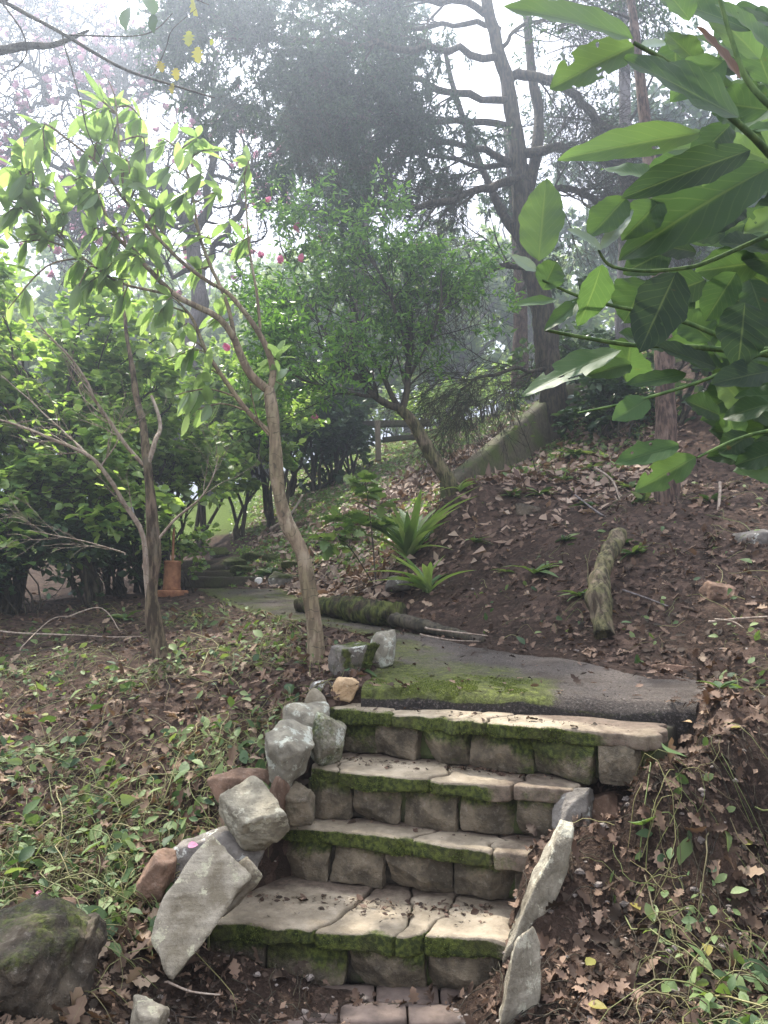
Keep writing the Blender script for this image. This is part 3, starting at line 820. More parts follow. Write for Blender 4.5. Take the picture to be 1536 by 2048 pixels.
rock('edging_rock', 'sandy orange stone at the head of the steps', 690, 1378, 46, 52, 3.5, 'rock_tan', 21, tilt=28, depth=.11, group=GL)
rock('edging_rock', 'flat dark grey stone beside the sandy orange one', 652, 1380, 64, 36, 3.62, 'rock_grey', 22, depth=.14, group=GL)
rock('path_boulder', 'bulky moss-topped boulder with green leaves on it at the path edge', 710, 1318, 108, 88, 3.75, 'rock_grey', 223, lean=20, tilt=-14, depth=.26, group='boulders at the path corner', moss=lambda V, c: .35 + .5 * smst(V[:, 0] - c[0] + .3 * fbm(V * 9, 3, 2), -.05, .1), npl=12, p=34, boxy=.25)
rock('path_boulder', 'upright boulder with lichen crest behind the mossy one', 762, 1300, 56, 86, 3.92, 'rock_lichen', 24, tilt=14, depth=.2, group='boulders at the path corner', npl=9, p=30)
rock('half_buried_rock', 'dark purplish rounded rock in the ground cover', 372, 1545, 84, 56, 3.4, 'rock_brown', 26, depth=.2, npl=26, p=10)
rock('half_buried_rock', 'small brown rock at the upper left of the big pale boulder', 316, 1752, 62, 82, 2.72, 'rock_brown', 27, tilt=30, depth=.14)
rock('mossy_boulder', 'large dark moss covered boulder in the lower left corner', 50, 1925, 270, 170, 2.15, 'rock_dark', 129, tilt=10, depth=.36, moss=lambda V, c: .12 + .3 * smst(V[:, 2] - c[2], -.1, .1), p=26, rough=.09, npl=18, boxy=.3)
rock('mossy_boulder', 'brown mossy lump leaning against the right of the dark corner boulder', 165, 1900, 60, 130, 2.25, 'rock_dark', 131, tilt=22, depth=.16, moss=lambda V, c: np.full(len(V), .3), rough=.08)
rock('half_buried_rock', 'small brown stone on top of the dark corner boulder', 112, 1822, 70, 44, 2.45, 'rock_brown', 132, depth=.12, rough=.07)
rock('half_buried_rock', 'pointed pale stone at the bottom edge of the view', 294, 2040, 72, 66, 2.1, 'rock_pale', 29, depth=.12, npl=8)
rock('edging_slab', 'long thin weathered slab on edge along the right of the second tread', 1086, 1785, 50, 270, 2.48, 'slab_edge', 30, tilt=27, depth=.1, group=GR, npl=8, p=30, boxy=.7)
rock('edging_slab', 'weathered slab on edge at the right foot of the steps', 1046, 1985, 78, 225, 2.22, 'slab_edge', 31, tilt=14, depth=.1, group=GR, npl=8, p=30, boxy=.7)
rock('edging_rock', 'angular stone at the right end of the third step', 1146, 1622, 80, 100, 2.78, 'rock_grey', 32, tilt=16, depth=.16, group=GR, npl=9, p=32)
rock('edging_rock', 'squat brown rock behind the angular stone on the right', 1208, 1632, 84, 90, 2.84, 'rock_brown', 33, depth=.16, group=GR, npl=9)
rock('edging_rock', 'small flat reddish stone below the right hand rocks', 1190, 1676, 52, 30, 2.68, 'rock_brown', 34, depth=.08, group=GR)
rock('edging_rock', 'brown stone at the right end of the top step', 1300, 1494, 58, 38, 3.22, 'rock_brown', 35, depth=.14, group=GR)
rock('kerb_block', 'squared grey stone at the far right corner of the path', 566, 1163, 62, 42, 9.0, 'rock_grey', 36, depth=.35, p=30, boxy=.75, moss=mtop(.5))
rock('white_stone', 'small rounded white stone at the far end of the path', 517, 1164, 16, 18, 8.9, 'white', 37, depth=.08, npl=30, p=8, ico=ICO3)
for k_, (cx, cy, w, h, Y, mt, lb) in enumerate([
        (798, 1168, 56, 32, 6.1, 'rock_grey', 'pale stone below the strap leaved plant'),
        (852, 1152, 54, 36, 6.2, 'rock_brown', 'rounded dark stone right of the pale one under the strap leaves'),
        (1512, 1088, 80, 56, 4.8, 'rock_grey', 'grey boulder half sunk in the bank at the right edge'),
        (1056, 1024, 48, 34, 6.4, 'rock_dark', 'dark stone on the bank right of the leaning tree'),
        (932, 1036, 40, 34, 6.7, 'rock_grey', 'grey round stone under the foot of the leaning tree'),
        (1400, 1020, 50, 30, 5.6, 'rock_brown', 'reddish stone on the bank left of the red barked trunk foot'),
        (884, 1168, 30, 22, 6.0, 'rock_brown', 'smallest stone in the row below the strap leaves'),
        (1440, 1190, 66, 50, 4.3, 'rock_brown', 'brown rock standing out of the bank at the right'),
        (1340, 1340, 60, 26, 3.75, 'rock_brown', 'flat brown stone at the right edge of the path')]):
    rock('bank_rock', lb, cx, cy, w, h, Y, mt, 50 + k_, cat='rock', group='rocks in the right bank', p=16)
for k_, (cx, cy, w, h, Y, lb) in enumerate([
        (470, 1128, 50, 26, 10.0, 'mossy stone nearest the far steps'), (508, 1118, 54, 26, 10.2, 'broad mossy stone second from the far steps'), (548, 1120, 50, 24, 9.8, 'mossy stone above the squared kerb stone'),
        (440, 1106, 40, 22, 11, 'pale mossy stone high above the far steps'), (488, 1142, 54, 22, 9.6, 'low mossy stone beside the white stone'), (585, 1134, 44, 22, 9.3, 'mossy stone farthest right above the path end')]):
    rock('mossy_stone', lb, cx, cy, w, h, Y, 'rock_grey', 70 + k_, cat='rock', group='mossy stones above the path end', moss=mtop(.9, -.05), p=18)

# ------------------------------------------------------------------ generic plants
def ptbase(px, py, Y):
    p = P(px, py, Y); return np.array([p[0], p[1], H([p[0]], [p[1]])[0] - .02])
def bush(name, label, cat, base, ells, nst, sub, leaf, mat, bark='bark_dark', r0=.02, group=None, T=TM, leafn=6, spread=.25, twl=.35, up=.5, flat=.45, droop=.15, flowers=0, fl_mat='petal', lvl3=True, curl=.12):
    base = np.array(base, float)
    o = empty(name, base, label, cat, group)
    ells = [np.array(e, float) for e in ells]
    vol = np.array([e[3] * e[4] * e[5] for e in ells]); vol /= vol.sum()
    st, rr = [], []
    for i in range(nst):
        e = ells[rng.choice(len(ells), p=vol)]
        d = unit(rng.normal(size=3)); d[2] = abs(d[2]) * (1 if rng.random() < .75 else -1)
        tgt = e[:3] + d * e[3:] * rng.uniform(.35, .95)
        cr_ = np.random.default_rng(i % 4 + int(abs(base[0]) * 100))
        b0 = base + np.array([cr_.normal() * spread * 1.6 + rng.normal() * .05, cr_.normal() * spread + rng.normal() * .05, -.05])
        b0[2] = H([b0[0]], [b0[1]])[0] - .05 if abs(b0[0]) < 30 else b0[2]
        m1 = b0 * .65 + tgt * .35 + np.array([rng.normal() * .1, rng.normal() * .1, abs(tgt[2] - b0[2]) * .22])
        m2 = b0 * .3 + tgt * .7 + np.array([rng.normal() * .1, rng.normal() * .1, abs(tgt[2] - b0[2]) * .12])
        ln_ = smoothline([b0, m1, m2, tgt], 12); wb_ = fbmv(ln_ * 2.2 + i * 7, 2, 4) * .22; wb_[0] = 0; st.append(ln_ + wb_); rr.append(np.linspace(1, .18, 12) * r0 * rng.uniform(.6, 1.3))
    st = np.array(st); rr = np.array(rr)
    a = Acc(); a.add(*tubes(st, rr, 7, .2))
    t1, r1 = spawn(st, rr, sub, .3, 1, twl * 1.6, .8, (0, 0, .12), .14, 7, .5, rmax=.01)
    a.add(*tubes(t1, r1, 4))
    tw = t1
    if lvl3:
        t2, r2 = spawn(t1, r1, 3, .25, 1, twl, .8, (0, 0, .05), .15, 5, .6, rmax=.005)
        a.add(*tubes(t2, r2, 3)); tw = t2
    a.build('stems', M[bark], o)
    f = Acc(); f.add(*twigleaves(tw, leafn, leaf[0], leaf[1], T, .7, up, droop, .1, curl, .3, flat))
    f.build('foliage', M[mat], o)
    if flowers: blooms(tw[rng.choice(len(tw), flowers, False)][:, -1], .035, fl_mat, o)
    return o
def blooms(pts, s, mat, parent, name='blossom', sep=False, k=9):
    pts = np.asarray(pts); n = len(pts)
    if sep:
        for p in pts: blooms([p], s, mat, parent, name, False, k)
        return
    b_ = np.repeat(pts, k, 0)
    ax = np.repeat(unit(np.array([0, -.8, .2]) + randn(n) * .5), k, 0)
    q = randn(n * k); q = unit(q - ax * (q * ax).sum(1)[:, None])
    L = leaves(b_, unit(q + ax * rng.uniform(.1, 1.2, (n * k, 1))), ax + randn(n * k) * .1, s * rng.uniform(.7, 1.2, n * k), s * .8, TR, -.25)
    mk(name, L[0], L[1], M[mat], parent, rnd=L[2], uv=L[3])
def elp(px, py, Y, rx, ry, rz):
    p = P(px, py, Y); return (p[0], p[1], p[2], rx, ry, rz)

# ------------------------------------------------------------------ young large leaved tree beside the path
Yt = 4.25
tb = P(632, 1325, Yt)
tree = empty('young_tree', tb, 'slender curved smooth-barked young tree with whorls of long leaves beside the path', 'tree')
trunk_pts, trunk_r = limb([(633, 1335, Yt), (630, 1262, Yt), (618, 1180, Yt), (604, 1105, Yt), (572, 1042, Yt), (556, 970, Yt), (551, 900, Yt), (546, 835, Yt), (538, 778, Yt)], .047, .034, 60)
trunk_r = trunk_r + .012 * np.exp(-np.arange(60) / 3.0) + .003 * np.sin(np.arange(60) * .5)
a = Acc(); a.add(*tubes(trunk_pts[None], trunk_r[None], 18, .09, 3)); a.build('trunk', M['bark_smooth'], tree)
LIMBS = [
    ([(538, 780, Yt), (546, 742, Yt), (530, 690, 4.2), (500, 640, 4.15), (460, 592, 4.1), (430, 570, 4.05)], .022, .010),
    ([(538, 782, Yt), (503, 752, 4.2), (482, 712, 4.15), (466, 672, 4.1), (430, 630, 4.05), (352, 592, 3.95), (290, 530, 3.85), (232, 470, 3.75), (205, 410, 3.7)], .027, .006),
    ([(546, 872, Yt), (500, 828, 4.2), (450, 762, 4.15), (412, 702, 4.1), (386, 642, 4.05), (360, 610, 4.0)], .017, .006),
    ([(430, 572, 4.05), (350, 512, 3.9), (250, 400, 3.75), (200, 330, 3.65), (110, 262, 3.55)], .012, .004),
    ([(470, 680, 4.1), (452, 600, 4.15), (420, 530, 4.15), (398, 470, 4.1), (384, 380, 4.1), (360, 300, 4.1)], .013, .004),
    ([(520, 660, 4.2), (510, 560, 4.2), (496, 470, 4.2), (488, 350, 4.2)], .010, .003),
    ([(352, 592, 3.95), (300, 580, 3.9), (230, 560, 3.85), (150, 500, 3.8), (60, 420, 3.7)], .009, .003),
    ([(250, 400, 3.75), (240, 300, 3.7), (230, 200, 3.65), (210, 150, 3.6)], .007, .002),
    ([(546, 880, Yt), (520, 850, 4.2), (505, 800, 4.15), (500, 770, 4.1)], .006, .002)]
a = Acc(); limbs = []
for pts, r0, r1 in LIMBS:
    l, r = limb(pts, r0, r1, 24, .01); limbs.append(l); a.add(*tubes(l[None], r[None], 9, .08))
LP_ = np.concatenate(limbs)
WH = [(165, 232, 3.7), (90, 300, 3.6), (25, 335, 3.6), (205, 290, 3.6), (235, 230, 3.7), (290, 300, 3.8), (395, 275, 4.1), (345, 290, 4.1), (430, 300, 4.1), (400, 350, 4.0), (375, 385, 4.1),
      (60, 400, 3.6), (125, 430, 3.6), (10, 430, 3.6), (200, 400, 3.6), (180, 480, 3.7), (95, 470, 3.7), (260, 350, 3.7), (290, 470, 3.8), (210, 545, 3.8), (140, 535, 3.8), (330, 470, 3.9),
      (375, 450, 4.0), (440, 400, 4.1), (475, 490, 4.2), (330, 560, 3.9), (300, 620, 3.9), (240, 610, 3.9), (350, 670, 4.0), (385, 700, 4.0), (350, 790, 4.0), (365, 830, 4.1), (420, 760, 4.1),
      (560, 722, 4.3), (565, 770, 4.3), (490, 350, 4.2), (300, 380, 3.7), (150, 360, 3.6), (50, 350, 3.5), (250, 450, 3.7), (320, 420, 3.8), (430, 480, 4.1), (390, 540, 4.1), (290, 520, 3.8), (450, 640, 4.1), (250, 560, 3.8), (330, 720, 4.0), (-40, 380, 3.5), (100, 380, 3.5), (60, 470, 3.6),
      *[(float(a_), float(b_), 3.55 + a_ / 900) for a_, b_ in zip(np.random.default_rng(3).uniform(-20, 400, 8), np.random.default_rng(4).uniform(250, 640, 8))],
      (285, 240, 3.8), (330, 330, 3.9), (210, 500, 3.75), (150, 590, 3.8)]
f = Acc()
for px, py, Y in WH:
    c = P(px, py, Y)
    dd = np.linalg.norm(LP_ - c, axis=1) + np.where(LP_[:, 2] > c[2] + .05, .15, 0)
    s0 = LP_[np.argmin(dd)]
    mid = (s0 + c) / 2 + np.array([0, 0, .05]) + rng.normal(size=3) * .03
    tw = smoothline([s0, mid, c], 9)
    a.add(*tubes(tw[None], np.linspace(.0065, .003, 9)[None], 5))
    ax = unit(c - mid + np.array([-.15, 0, .12]))
    k = int(rng.integers(8, 12))
    bi = rng.uniform(.5, 1, k)
    bpos = tw[np.clip((bi * 8).astype(int), 0, 8)]
    q = randn(k); q = unit(q - ax * (q @ ax)[:, None])
    dr = unit(q * 1.0 + ax * rng.uniform(.1, .7, (k, 1)) + np.array([0, 0, -.35]))
    s = rng.uniform(.72, 1.15, k)
    f.add(*leaves(bpos, dr, upish(k, .35), .17 * s, .055 * s, TB, .12, .08, side=.02))
a.build('branches', M['bark_smooth'], tree)
f.build('foliage', M['leaf_whorl'], tree)
blooms([P(455, 697, 4.12)], .04, 'petal', tree)

# ------------------------------------------------------------------ thin bare tree at the left
Yb = 4.7
tb = P(322, 1308, Yb)
bt = empty('bare_tree', tb, 'thin rough-barked tree with pale leafless side branches left of the path', 'tree')
l, r = limb([(325, 1320, Yb), (308, 1240, Yb), (302, 1180, Yb), (308, 1100, Yb), (303, 1010, Yb), (295, 930, Yb), (286, 850, 4.75), (272, 790, 4.8), (262, 720, 4.85), (252, 660, 4.9), (246, 560, 5)], .05, .006, 50)
a = Acc(); a.add(*tubes(l[None], r[None], 16, .28, 8)); a.build('trunk', M['bark_rough'], bt)
BL_ = [
    ([(302, 1215, Yb), (292, 1130, 4.65), (280, 1060, 4.6), (240, 1000, 4.5), (205, 940, 4.4), (175, 910, 4.35), (110, 880, 4.3), (40, 850, 4.25), (-20, 830, 4.2)], .020, .004),
    ([(288, 930, Yb), (255, 895, 4.65), (225, 850, 4.6), (190, 800, 4.5), (172, 760, 4.45), (140, 715, 4.4), (95, 670, 4.35), (60, 620, 4.3)], .013, .003),
    ([(308, 1090, Yb), (350, 1040, 4.7), (400, 1000, 4.7), (425, 960, 4.7), (440, 910, 4.7)], .010, .002),
    ([(203, 935, 4.4), (225, 900, 4.4), (240, 870, 4.4)], .005, .002),
    ([(175, 910, 4.35), (120, 860, 4.5), (60, 800, 4.5), (0, 750, 4.5)], .006, .002),
    ([(250, 1110, 4.65), (160, 1080, 4.5), (60, 1060, 4.4)], .005, .0015),
    ([(290, 940, Yb), (310, 880, 4.7), (320, 850, 4.8), (300, 790, 4.9)], .018, .010)]
a = Acc(); bl = []; br = []
for pts, r0, r1 in BL_:
    l, r = limb(pts, r0, r1, 24, .02); bl.append(l); br.append(r); a.add(*tubes(l[None], r[None], 8, .08))
bl = np.array(bl); br = np.array(br)
t1, r1 = spawn(bl[:6], br[:6], 9, .2, 1, .45, .6, (-.2, 0, .1), .12, 8, .5, rmax=.004)
t2, r2 = spawn(t1, r1, 3, .3, 1, .22, .6, (-.1, 0, .1), .12, 6, .6)
a.add(*tubes(t1, r1, 5)); a.add(*tubes(t2, np.maximum(r2, .0009), 4))
a.build('branches', M['bark_pale'], bt)
f = Acc(); f.add(*twigleaves(t2[:30], 2, .05, .022, TM)); f.build('foliage', M['leaf_round'], bt)

# ------------------------------------------------------------------ leaning glossy leaved tree
Yc = 7.0
tb = P(906, 985, Yc)
lt = empty('leaning_tree', tb, 'leaning mossy-trunked tree with fine glossy leaves and a few pink flowers on the slope', 'tree')
l, r = limb([(915, 1000, Yc), (893, 955, Yc), (862, 908, Yc), (838, 865, Yc), (818, 835, Yc), (800, 818, Yc)], .075, .05, 40)
a = Acc(); a.add(*tubes(l[None], r[None], 14, .12, 12)); a.build('trunk', M['bark_moss'], lt)
CLs = [([(800, 818, 7), (755, 795, 6.9), (700, 742, 6.8), (645, 695, 6.7), (560, 650, 6.6)], .04, .008), ([(803, 820, 7), (815, 770, 7), (820, 700, 7), (816, 600, 7), (806, 480, 7.1)], .04, .006),
       ([(800, 820, 7), (775, 770, 7.1), (735, 690, 7.3), (700, 600, 7.4), (650, 480, 7.5)], .03, .006), ([(815, 760, 7), (850, 690, 6.9), (880, 620, 6.8), (890, 540, 6.8)], .02, .005),
       ([(755, 795, 6.9), (690, 780, 6.6), (620, 760, 6.4), (560, 740, 6.3)], .018, .005), ([(820, 700, 7), (780, 600, 6.7), (740, 520, 6.6), (700, 440, 6.6)], .02, .005),
       ([(700, 742, 6.8), (640, 650, 7.0), (590, 560, 7.2), (560, 470, 7.3)], .018, .004)]
bl, br = zip(*[limb(p, r0, r1, 20, .04) for p, r0, r1 in CLs]); bl = np.array(bl); br = np.array(br)
a = Acc(); a.add(*tubes(bl, br, 8, .1))
t1, r1 = spawn(bl, br, 16, .22, 1, .75, .75, (0, 0, .1), .12, 8, .45, rmax=.012)
t2, r2 = spawn(t1, r1, 6, .2, 1, .38, .75, (0, 0, 0), .16, 6, .5, rmax=.004)
t3, r3 = spawn(t2, r2, 3, .2, 1, .2, .75, (0, 0, 0), .16, 4, .6)
for t_, r_, s_ in ((t1, r1, 5), (t2, r2, 4), (t3, r3, 3)): a.add(*tubes(t_, np.maximum(r_, .0012), s_))
a.build('branches', M['bark_dark'], lt)
f = Acc(); f.add(*twigleaves(t3, 5, .075, .026, T4, .8, .6, .25, .05, flat=.7)); f.add(*twigleaves(t2, 4, .07, .024, T4, .8, .6, .25, .3, flat=.7))
f.build('foliage', M['leaf_glossy'], lt)
blooms([P(x, y, Y) for x, y, Y in ((590, 455, 7), (640, 480, 7), (600, 520, 6.6), (716, 490, 7), (838, 496, 7), (535, 405, 7), (520, 515, 6.6), (560, 525, 6.6))], .06, 'petal', lt, sep=True)

# ------------------------------------------------------------------ conifers
Yk = 9.0
tb = P(1122, 905, Yk)
cf = empty('conifer', tb, 'big dark conifer with forked trunk and feathery drooping branches on the ridge', 'tree')
a = Acc()
for pts, r0, r1 in (([(1124, 915, Yk), (1108, 800, Yk), (1096, 700, Yk), (1082, 600, Yk), (1062, 520, Yk), (1046, 430, Yk), (1040, 330, Yk)], .175, .11),
                    ([(1040, 345, Yk), (1022, 200, Yk), (996, 100, Yk), (965, -60, Yk), (950, -300, Yk), (945, -520, Yk)], .11, .04),
                    ([(1046, 400, Yk), (1074, 300, 9.1), (1072, 200, 9.2), (1055, 80, 9.3), (1060, -100, 9.3), (1070, -300, 9.4)], .085, .03),
                    ([(1062, 500, Yk), (1010, 440, 9.3), (975, 360, 9.5), (930, 250, 9.7), (890, 100, 9.9)], .07, .03)):
    l, r = limb(pts, r0, r1, 36, .03); a.add(*tubes(l[None], r[None], 18, .2, 21))
a.build('trunk', M['bark_dark'], cf)
KL = [([(1050, 372, 9), (970, 372, 8.7), (900, 402, 8.3), (800, 416, 7.9), (720, 396, 7.6), (650, 350, 7.3)], .055, .012),
      ([(1042, 320, 9), (960, 300, 8.8), (850, 262, 8.4), (720, 240, 8), (600, 222, 7.7)], .05, .01),
      ([(1078, 545, 9), (1000, 532, 8.7), (930, 566, 8.4), (860, 586, 8.1), (785, 580, 7.9)], .045, .014),
      ([(1046, 390, 9), (1120, 385, 8.8), (1190, 405, 8.6), (1290, 440, 8.3)], .055, .02),
      ([(1042, 300, 9), (1120, 300, 8.8), (1220, 330, 8.5), (1320, 370, 8.2)], .07, .03),
      ([(1030, 150, 9), (1110, 165, 8.8), (1200, 240, 8.5), (1330, 330, 8.2)], .07, .03),
      ([(1000, 120, 9), (880, 100, 8.5), (720, 90, 8), (560, 70, 7.6), (440, 80, 7.3)], .05, .01),
      ([(1020, 200, 9), (900, 190, 8.6), (780, 160, 8.2), (640, 150, 7.8), (500, 170, 7.5)], .05, .01),
      ([(980, 20, 9), (860, 0, 8.5), (700, -10, 8), (560, -20, 7.6), (430, 0, 7.4)], .05, .01),
      ([(1030, 240, 9), (900, 240, 9.2), (760, 220, 9.4), (620, 260, 9.5), (500, 250, 9.6)], .05, .01),
      ([(1040, 330, 9), (960, 330, 9.2), (840, 310, 9.4), (740, 330, 9.5), (620, 300, 9.5)], .04, .01),
      ([(1000, 60, 9), (900, 40, 9.3), (800, 60, 9.6), (680, 30, 9.8), (550, 60, 9.8)], .04, .01),
      ([(1100, 740, 9), (1060, 730, 8.7), (1000, 745, 8.3), (930, 770, 8.0), (900, 800, 7.8)], .03, .008),
      ([(1000, 100, 9), (1060, 40, 9), (1120, 30, 8.8), (1180, 60, 8.7)], .03, .01)]
bl, br = zip(*[limb(p, r0, r1, 24, .10) for p, r0, r1 in KL]); bl = np.array(bl); br = np.array(br)
a = Acc(); a.add(*tubes(bl, br, 9, .15))
t1, r1 = spawn(bl, br, 17, .15, 1, 1.15, .6, (-.1, -.1, -.1), .13, 9, .4, rmax=.014)
bare = np.arange(len(t1)) // 17
t2, r2 = spawn(t1, r1, 7, .15, 1, .55, .7, (-.05, 0, -.15), .14, 7, .5, rmax=.006, grav=.05)
pi2 = np.repeat(bare, 7)
left = np.isin(pi2, [1, 6, 7, 8, 9, 10, 11]) | ((pi2 == 0) & (t2[:, 0, 0] < -.1)) 
t3, r3 = spawn(t2[left], r2[left], 6, .05, 1, .3, .7, (0, 0, -.25), .12, 5, .5, rmax=.003, grav=.08)
t3b, r3b = spawn(t2[~left], r2[~left], 8, .15, 1, .5, .7, (0, 0, -.1), .1, 5, .6, rmax=.003)
for t_, r_, s_, mn in ((t1, r1, 5, .003), (t2, r2, 4, .0025), (t3b, r3b, 3, .002), (t3, r3, 3, .0015)): a.add(*tubes(t_, np.maximum(r_, mn), s_))
a.build('branches', M['bark_dark'], cf)
t3 = t3[fbm(t3[:, 0] * 1.7, 3, 61) > -.16]
f = Acc(); f.add(*twigleaves(t3, 23, .07, .02, T4, .5, .9, .3, .0, flat=1)); f.add(*twigleaves(t3b[::5], 2, .05, .012, T4, .5, .9, .3, .0, flat=1))
f.build('foliage', M['leaf_conifer'], cf)

def simpleconifer(label, px, py, Y, top, lean, r0, mat='leaf_conifer', nb=26, bl_=1.9, bark='bark_red', start=.3, dens=12, fsize=.09, group=None, bias=(0, 0, -.1)):
    b0 = P(px, py, Y); o = empty('conifer', b0, label, 'tree', group)
    t0 = P(top[0], top[1], Y + lean)
    l = smoothline([b0 - (0, 0, .1), b0 * .6 + t0 * .4 + (.1, 0, 0), t0], 30); r = np.linspace(r0, r0 * .25, 30)
    a = Acc(); a.add(*tubes(l[None], r[None], 16, .2, int(px))); a.build('trunk', M[bark], o)
    t1, r1 = spawn(l[None], r[None], nb, start, 1, bl_, 1.2, bias, .08, 9, .35, rmax=.03)
    t2, r2 = spawn(t1, r1, 9, .15, 1, bl_ * .4, .8, (0, 0, -.15), .12, 6, .5, rmax=.01)
    t3, r3 = spawn(t2, r2, 4, .1, 1, bl_ * .2, .8, (0, 0, -.2), .12, 4, .5)
    a = Acc(); a.add(*tubes(t1, r1, 5)); a.add(*tubes(t2, np.maximum(r2, .004), 3)); a.build('branches', M['bark_dark'], o)
    f = Acc(); f.add(*twigleaves(t3, dens, fsize, fsize * .35, T4, .6, .8, .3, 0, flat=1)); f.build('foliage', M[mat], o)
    return o
simpleconifer('dark trunk with torn bark left of and behind the big conifer', 1040, 760, 13, (1010, 250), 0, .17, nb=14, bl_=1.5, start=.35, dens=10)
simpleconifer('red barked straight trunk standing in the bank on the right', 1332, 1020, 5.9, (1250, -100), .2, .105, nb=9, bl_=1.6, start=.75, dens=5, fsize=.06)
simpleconifer('grey trunk rising behind the large leaves at upper right', 1240, 840, 10.5, (1240, -200), 0, .17, nb=18, bl_=2.0, start=.55, dens=7, bark='bark_grey')
simpleconifer('tall dark conifer behind the top of the big forked one', 700, 780, 17, (745, -120), 0, .25, nb=26, bl_=3.4, start=.42, dens=18, fsize=.15, group=None)

# ------------------------------------------------------------------ pink magnolia behind
Ym = 12.5
def magnolia(label, base, limbs_, seed):
    b0 = P(*base); o = empty('magnolia_tree', b0, label, 'tree')
    bl, br = zip(*[limb(p, r0, r1, 20, .28) for p, r0, r1 in limbs_]); bl = np.array(bl); br = np.array(br)
    a = Acc(); a.add(*tubes(bl[:1], br[:1], 14, .15)); a.build('trunk', M['bark_grey'], o)
    a = Acc(); a.add(*tubes(bl[1:], br[1:], 8, .1))
    t1, r1 = spawn(bl[1:], br[1:], 16, .15, 1, 1.7, .8, (0, 0, .15), .42, 10, .5, rmax=.035)
    t2, r2 = spawn(t1, r1, 6, .15, 1, .8, .8, (0, 0, .15), .42, 8, .5, rmax=.014)
    t3, r3 = spawn(t2, r2, 3, .2, 1, .42, .8, (0, 0, .2), .35, 6, .6)
    for t_, r_, s_, mn in ((t1, r1, 6, .014), (t2, r2, 4, .010), (t3, r3, 3, .007)): a.add(*tubes(t_, np.maximum(r_, mn), s_))
    a.build('branches', M['bark_dark'], o)
    tips = t3[:, -1]; tips = tips[rng.random(len(tips)) < .24]
    # flowers gather in patches
    tips = tips[fbm(tips * .9, 2, 8) > -.05]
    blooms(tips, .11, 'petal_mauve', o, k=6)
    return o
magnolia('gnarled pink-flowering magnolia against the sky at upper left', (395, 760, Ym), [
    ([(395, 790, Ym), (398, 640, Ym), (400, 540, Ym), (385, 450, Ym)], .17, .11),
    ([(385, 450, Ym), (330, 380, Ym), (290, 300, 12.2), (230, 230, 12), (150, 190, 11.8), (95, 210, 11.6)], .10, .03),
    ([(390, 470, Ym), (420, 380, Ym), (400, 250, 12.8), (340, 180, 12.8), (250, 120, 12.5)], .09, .02),
    ([(330, 380, Ym), (220, 340, 12), (100, 330, 11.7), (-50, 300, 11.5)], .07, .02),
    ([(230, 230, 12), (220, 120, 12.2), (150, 80, 12.2), (60, 30, 12)], .06, .02),
    ([(400, 540, Ym), (470, 440, 12.8), (500, 360, 13), (480, 250, 13)], .07, .015),
    ([(290, 300, 12.2), (260, 180, 12), (280, 60, 12), (330, -60, 12)], .06, .015),
    ([(400, 250, 12.8), (430, 150, 12.8), (410, 40, 12.8), (440, -50, 12.8)], .05, .015),
    ([(95, 210, 11.6), (60, 140, 11.6), (0, 100, 11.6), (-100, 90, 11.6)], .05, .02),
    ([(95, 210, 11.6), (20, 240, 11.4), (-60, 220, 11.4)], .03, .01),
    ([(390, 480, Ym), (300, 430, 12.2), (200, 430, 12), (90, 400, 11.8)], .06, .015), ([(400, 560, Ym), (300, 520, 12.8), (200, 500, 12.8), (80, 480, 12.6)], .05, .015), ([(400, 250, 12.8), (330, 120, 13.2), (180, 40, 13.2), (40, -20, 13)], .05, .015)], 1)
# bough of a tree outside the view, close overhead
ob = empty('overhanging_bough', P(-60, 40, 3.2), 'thin bare bough with a few yellow and dark leaves crossing the upper left sky', 'branch')
OB = [([(-120, -40, 3.2), (0, 5, 3.2), (120, 68, 3.2), (240, 135, 3.2), (340, 170, 3.2), (430, 195, 3.2)], .012, .003), ([(130, 72, 3.2), (230, 76, 3.2), (300, 68, 3.2), (340, 30, 3.2)], .004, .002),
      ([(125, 70, 3.2), (150, 160, 3.15), (180, 260, 3.1), (220, 350, 3.1)], .004, .0015), ([(0, 0, 3.2), (40, 60, 3.1), (50, 110, 3.1), (20, 145, 3.1)], .005, .002),
      ([(300, 150, 3.2), (330, 100, 3.2), (345, 60, 3.2), (390, 20, 3.2)], .003, .001), ([(0, 5, 3.2), (120, -30, 3.1), (300, -25, 3.0), (420, 10, 3.0)], .005, .002)]
bl, br = zip(*[limb(p, r0, r1, 20, .02) for p, r0, r1 in OB])
a = Acc(); a.add(*tubes(np.array(bl), np.array(br), 7, .1)); a.build('branches', M['bark_dark'], ob)
for mt, spots in (('leaf_yellow', [(385, 15, 3.2, .09), (378, 80, 3.2, .08), (395, 112, 3.2, .08), (318, 136, 3.2, .06), (352, 150, 3.2, .06), (345, 178, 3.2, .05), (424, 84, 3.2, .03)]), ('leaf_dark', [(255, 40, 3.1, .10), (292, 15, 3.1, .10), (305, 45, 3.1, .07)])):
    f = Acc()
    for x, y, Y, s in spots:
        p = P(x, y - s * 230, Y)[None]
        f.add(*leaves(p, np.array([[.2 * rng.normal(), .1, -1]]), np.array([[.5 * rng.normal(), -1, .2]]), s, s * .8, TL if mt == 'leaf_yellow' else TR, .1, .15, side=.06))
    f.build('foliage', M[mt], ob)

l, r = limb([(-160, 110, 3.9), (-40, 104, 3.9), (50, 92, 3.9), (110, 90, 3.9), (180, 60, 3.9)], .034, .006, 24, .02)
ob2 = mk('overhanging_bough', *tubes(l[None], r[None], 10, .2)[:2], M['bark_dark'], org=l[0]); tag(ob2, 'short thick dark bough poking in at the upper left edge below the thin one', 'branch')
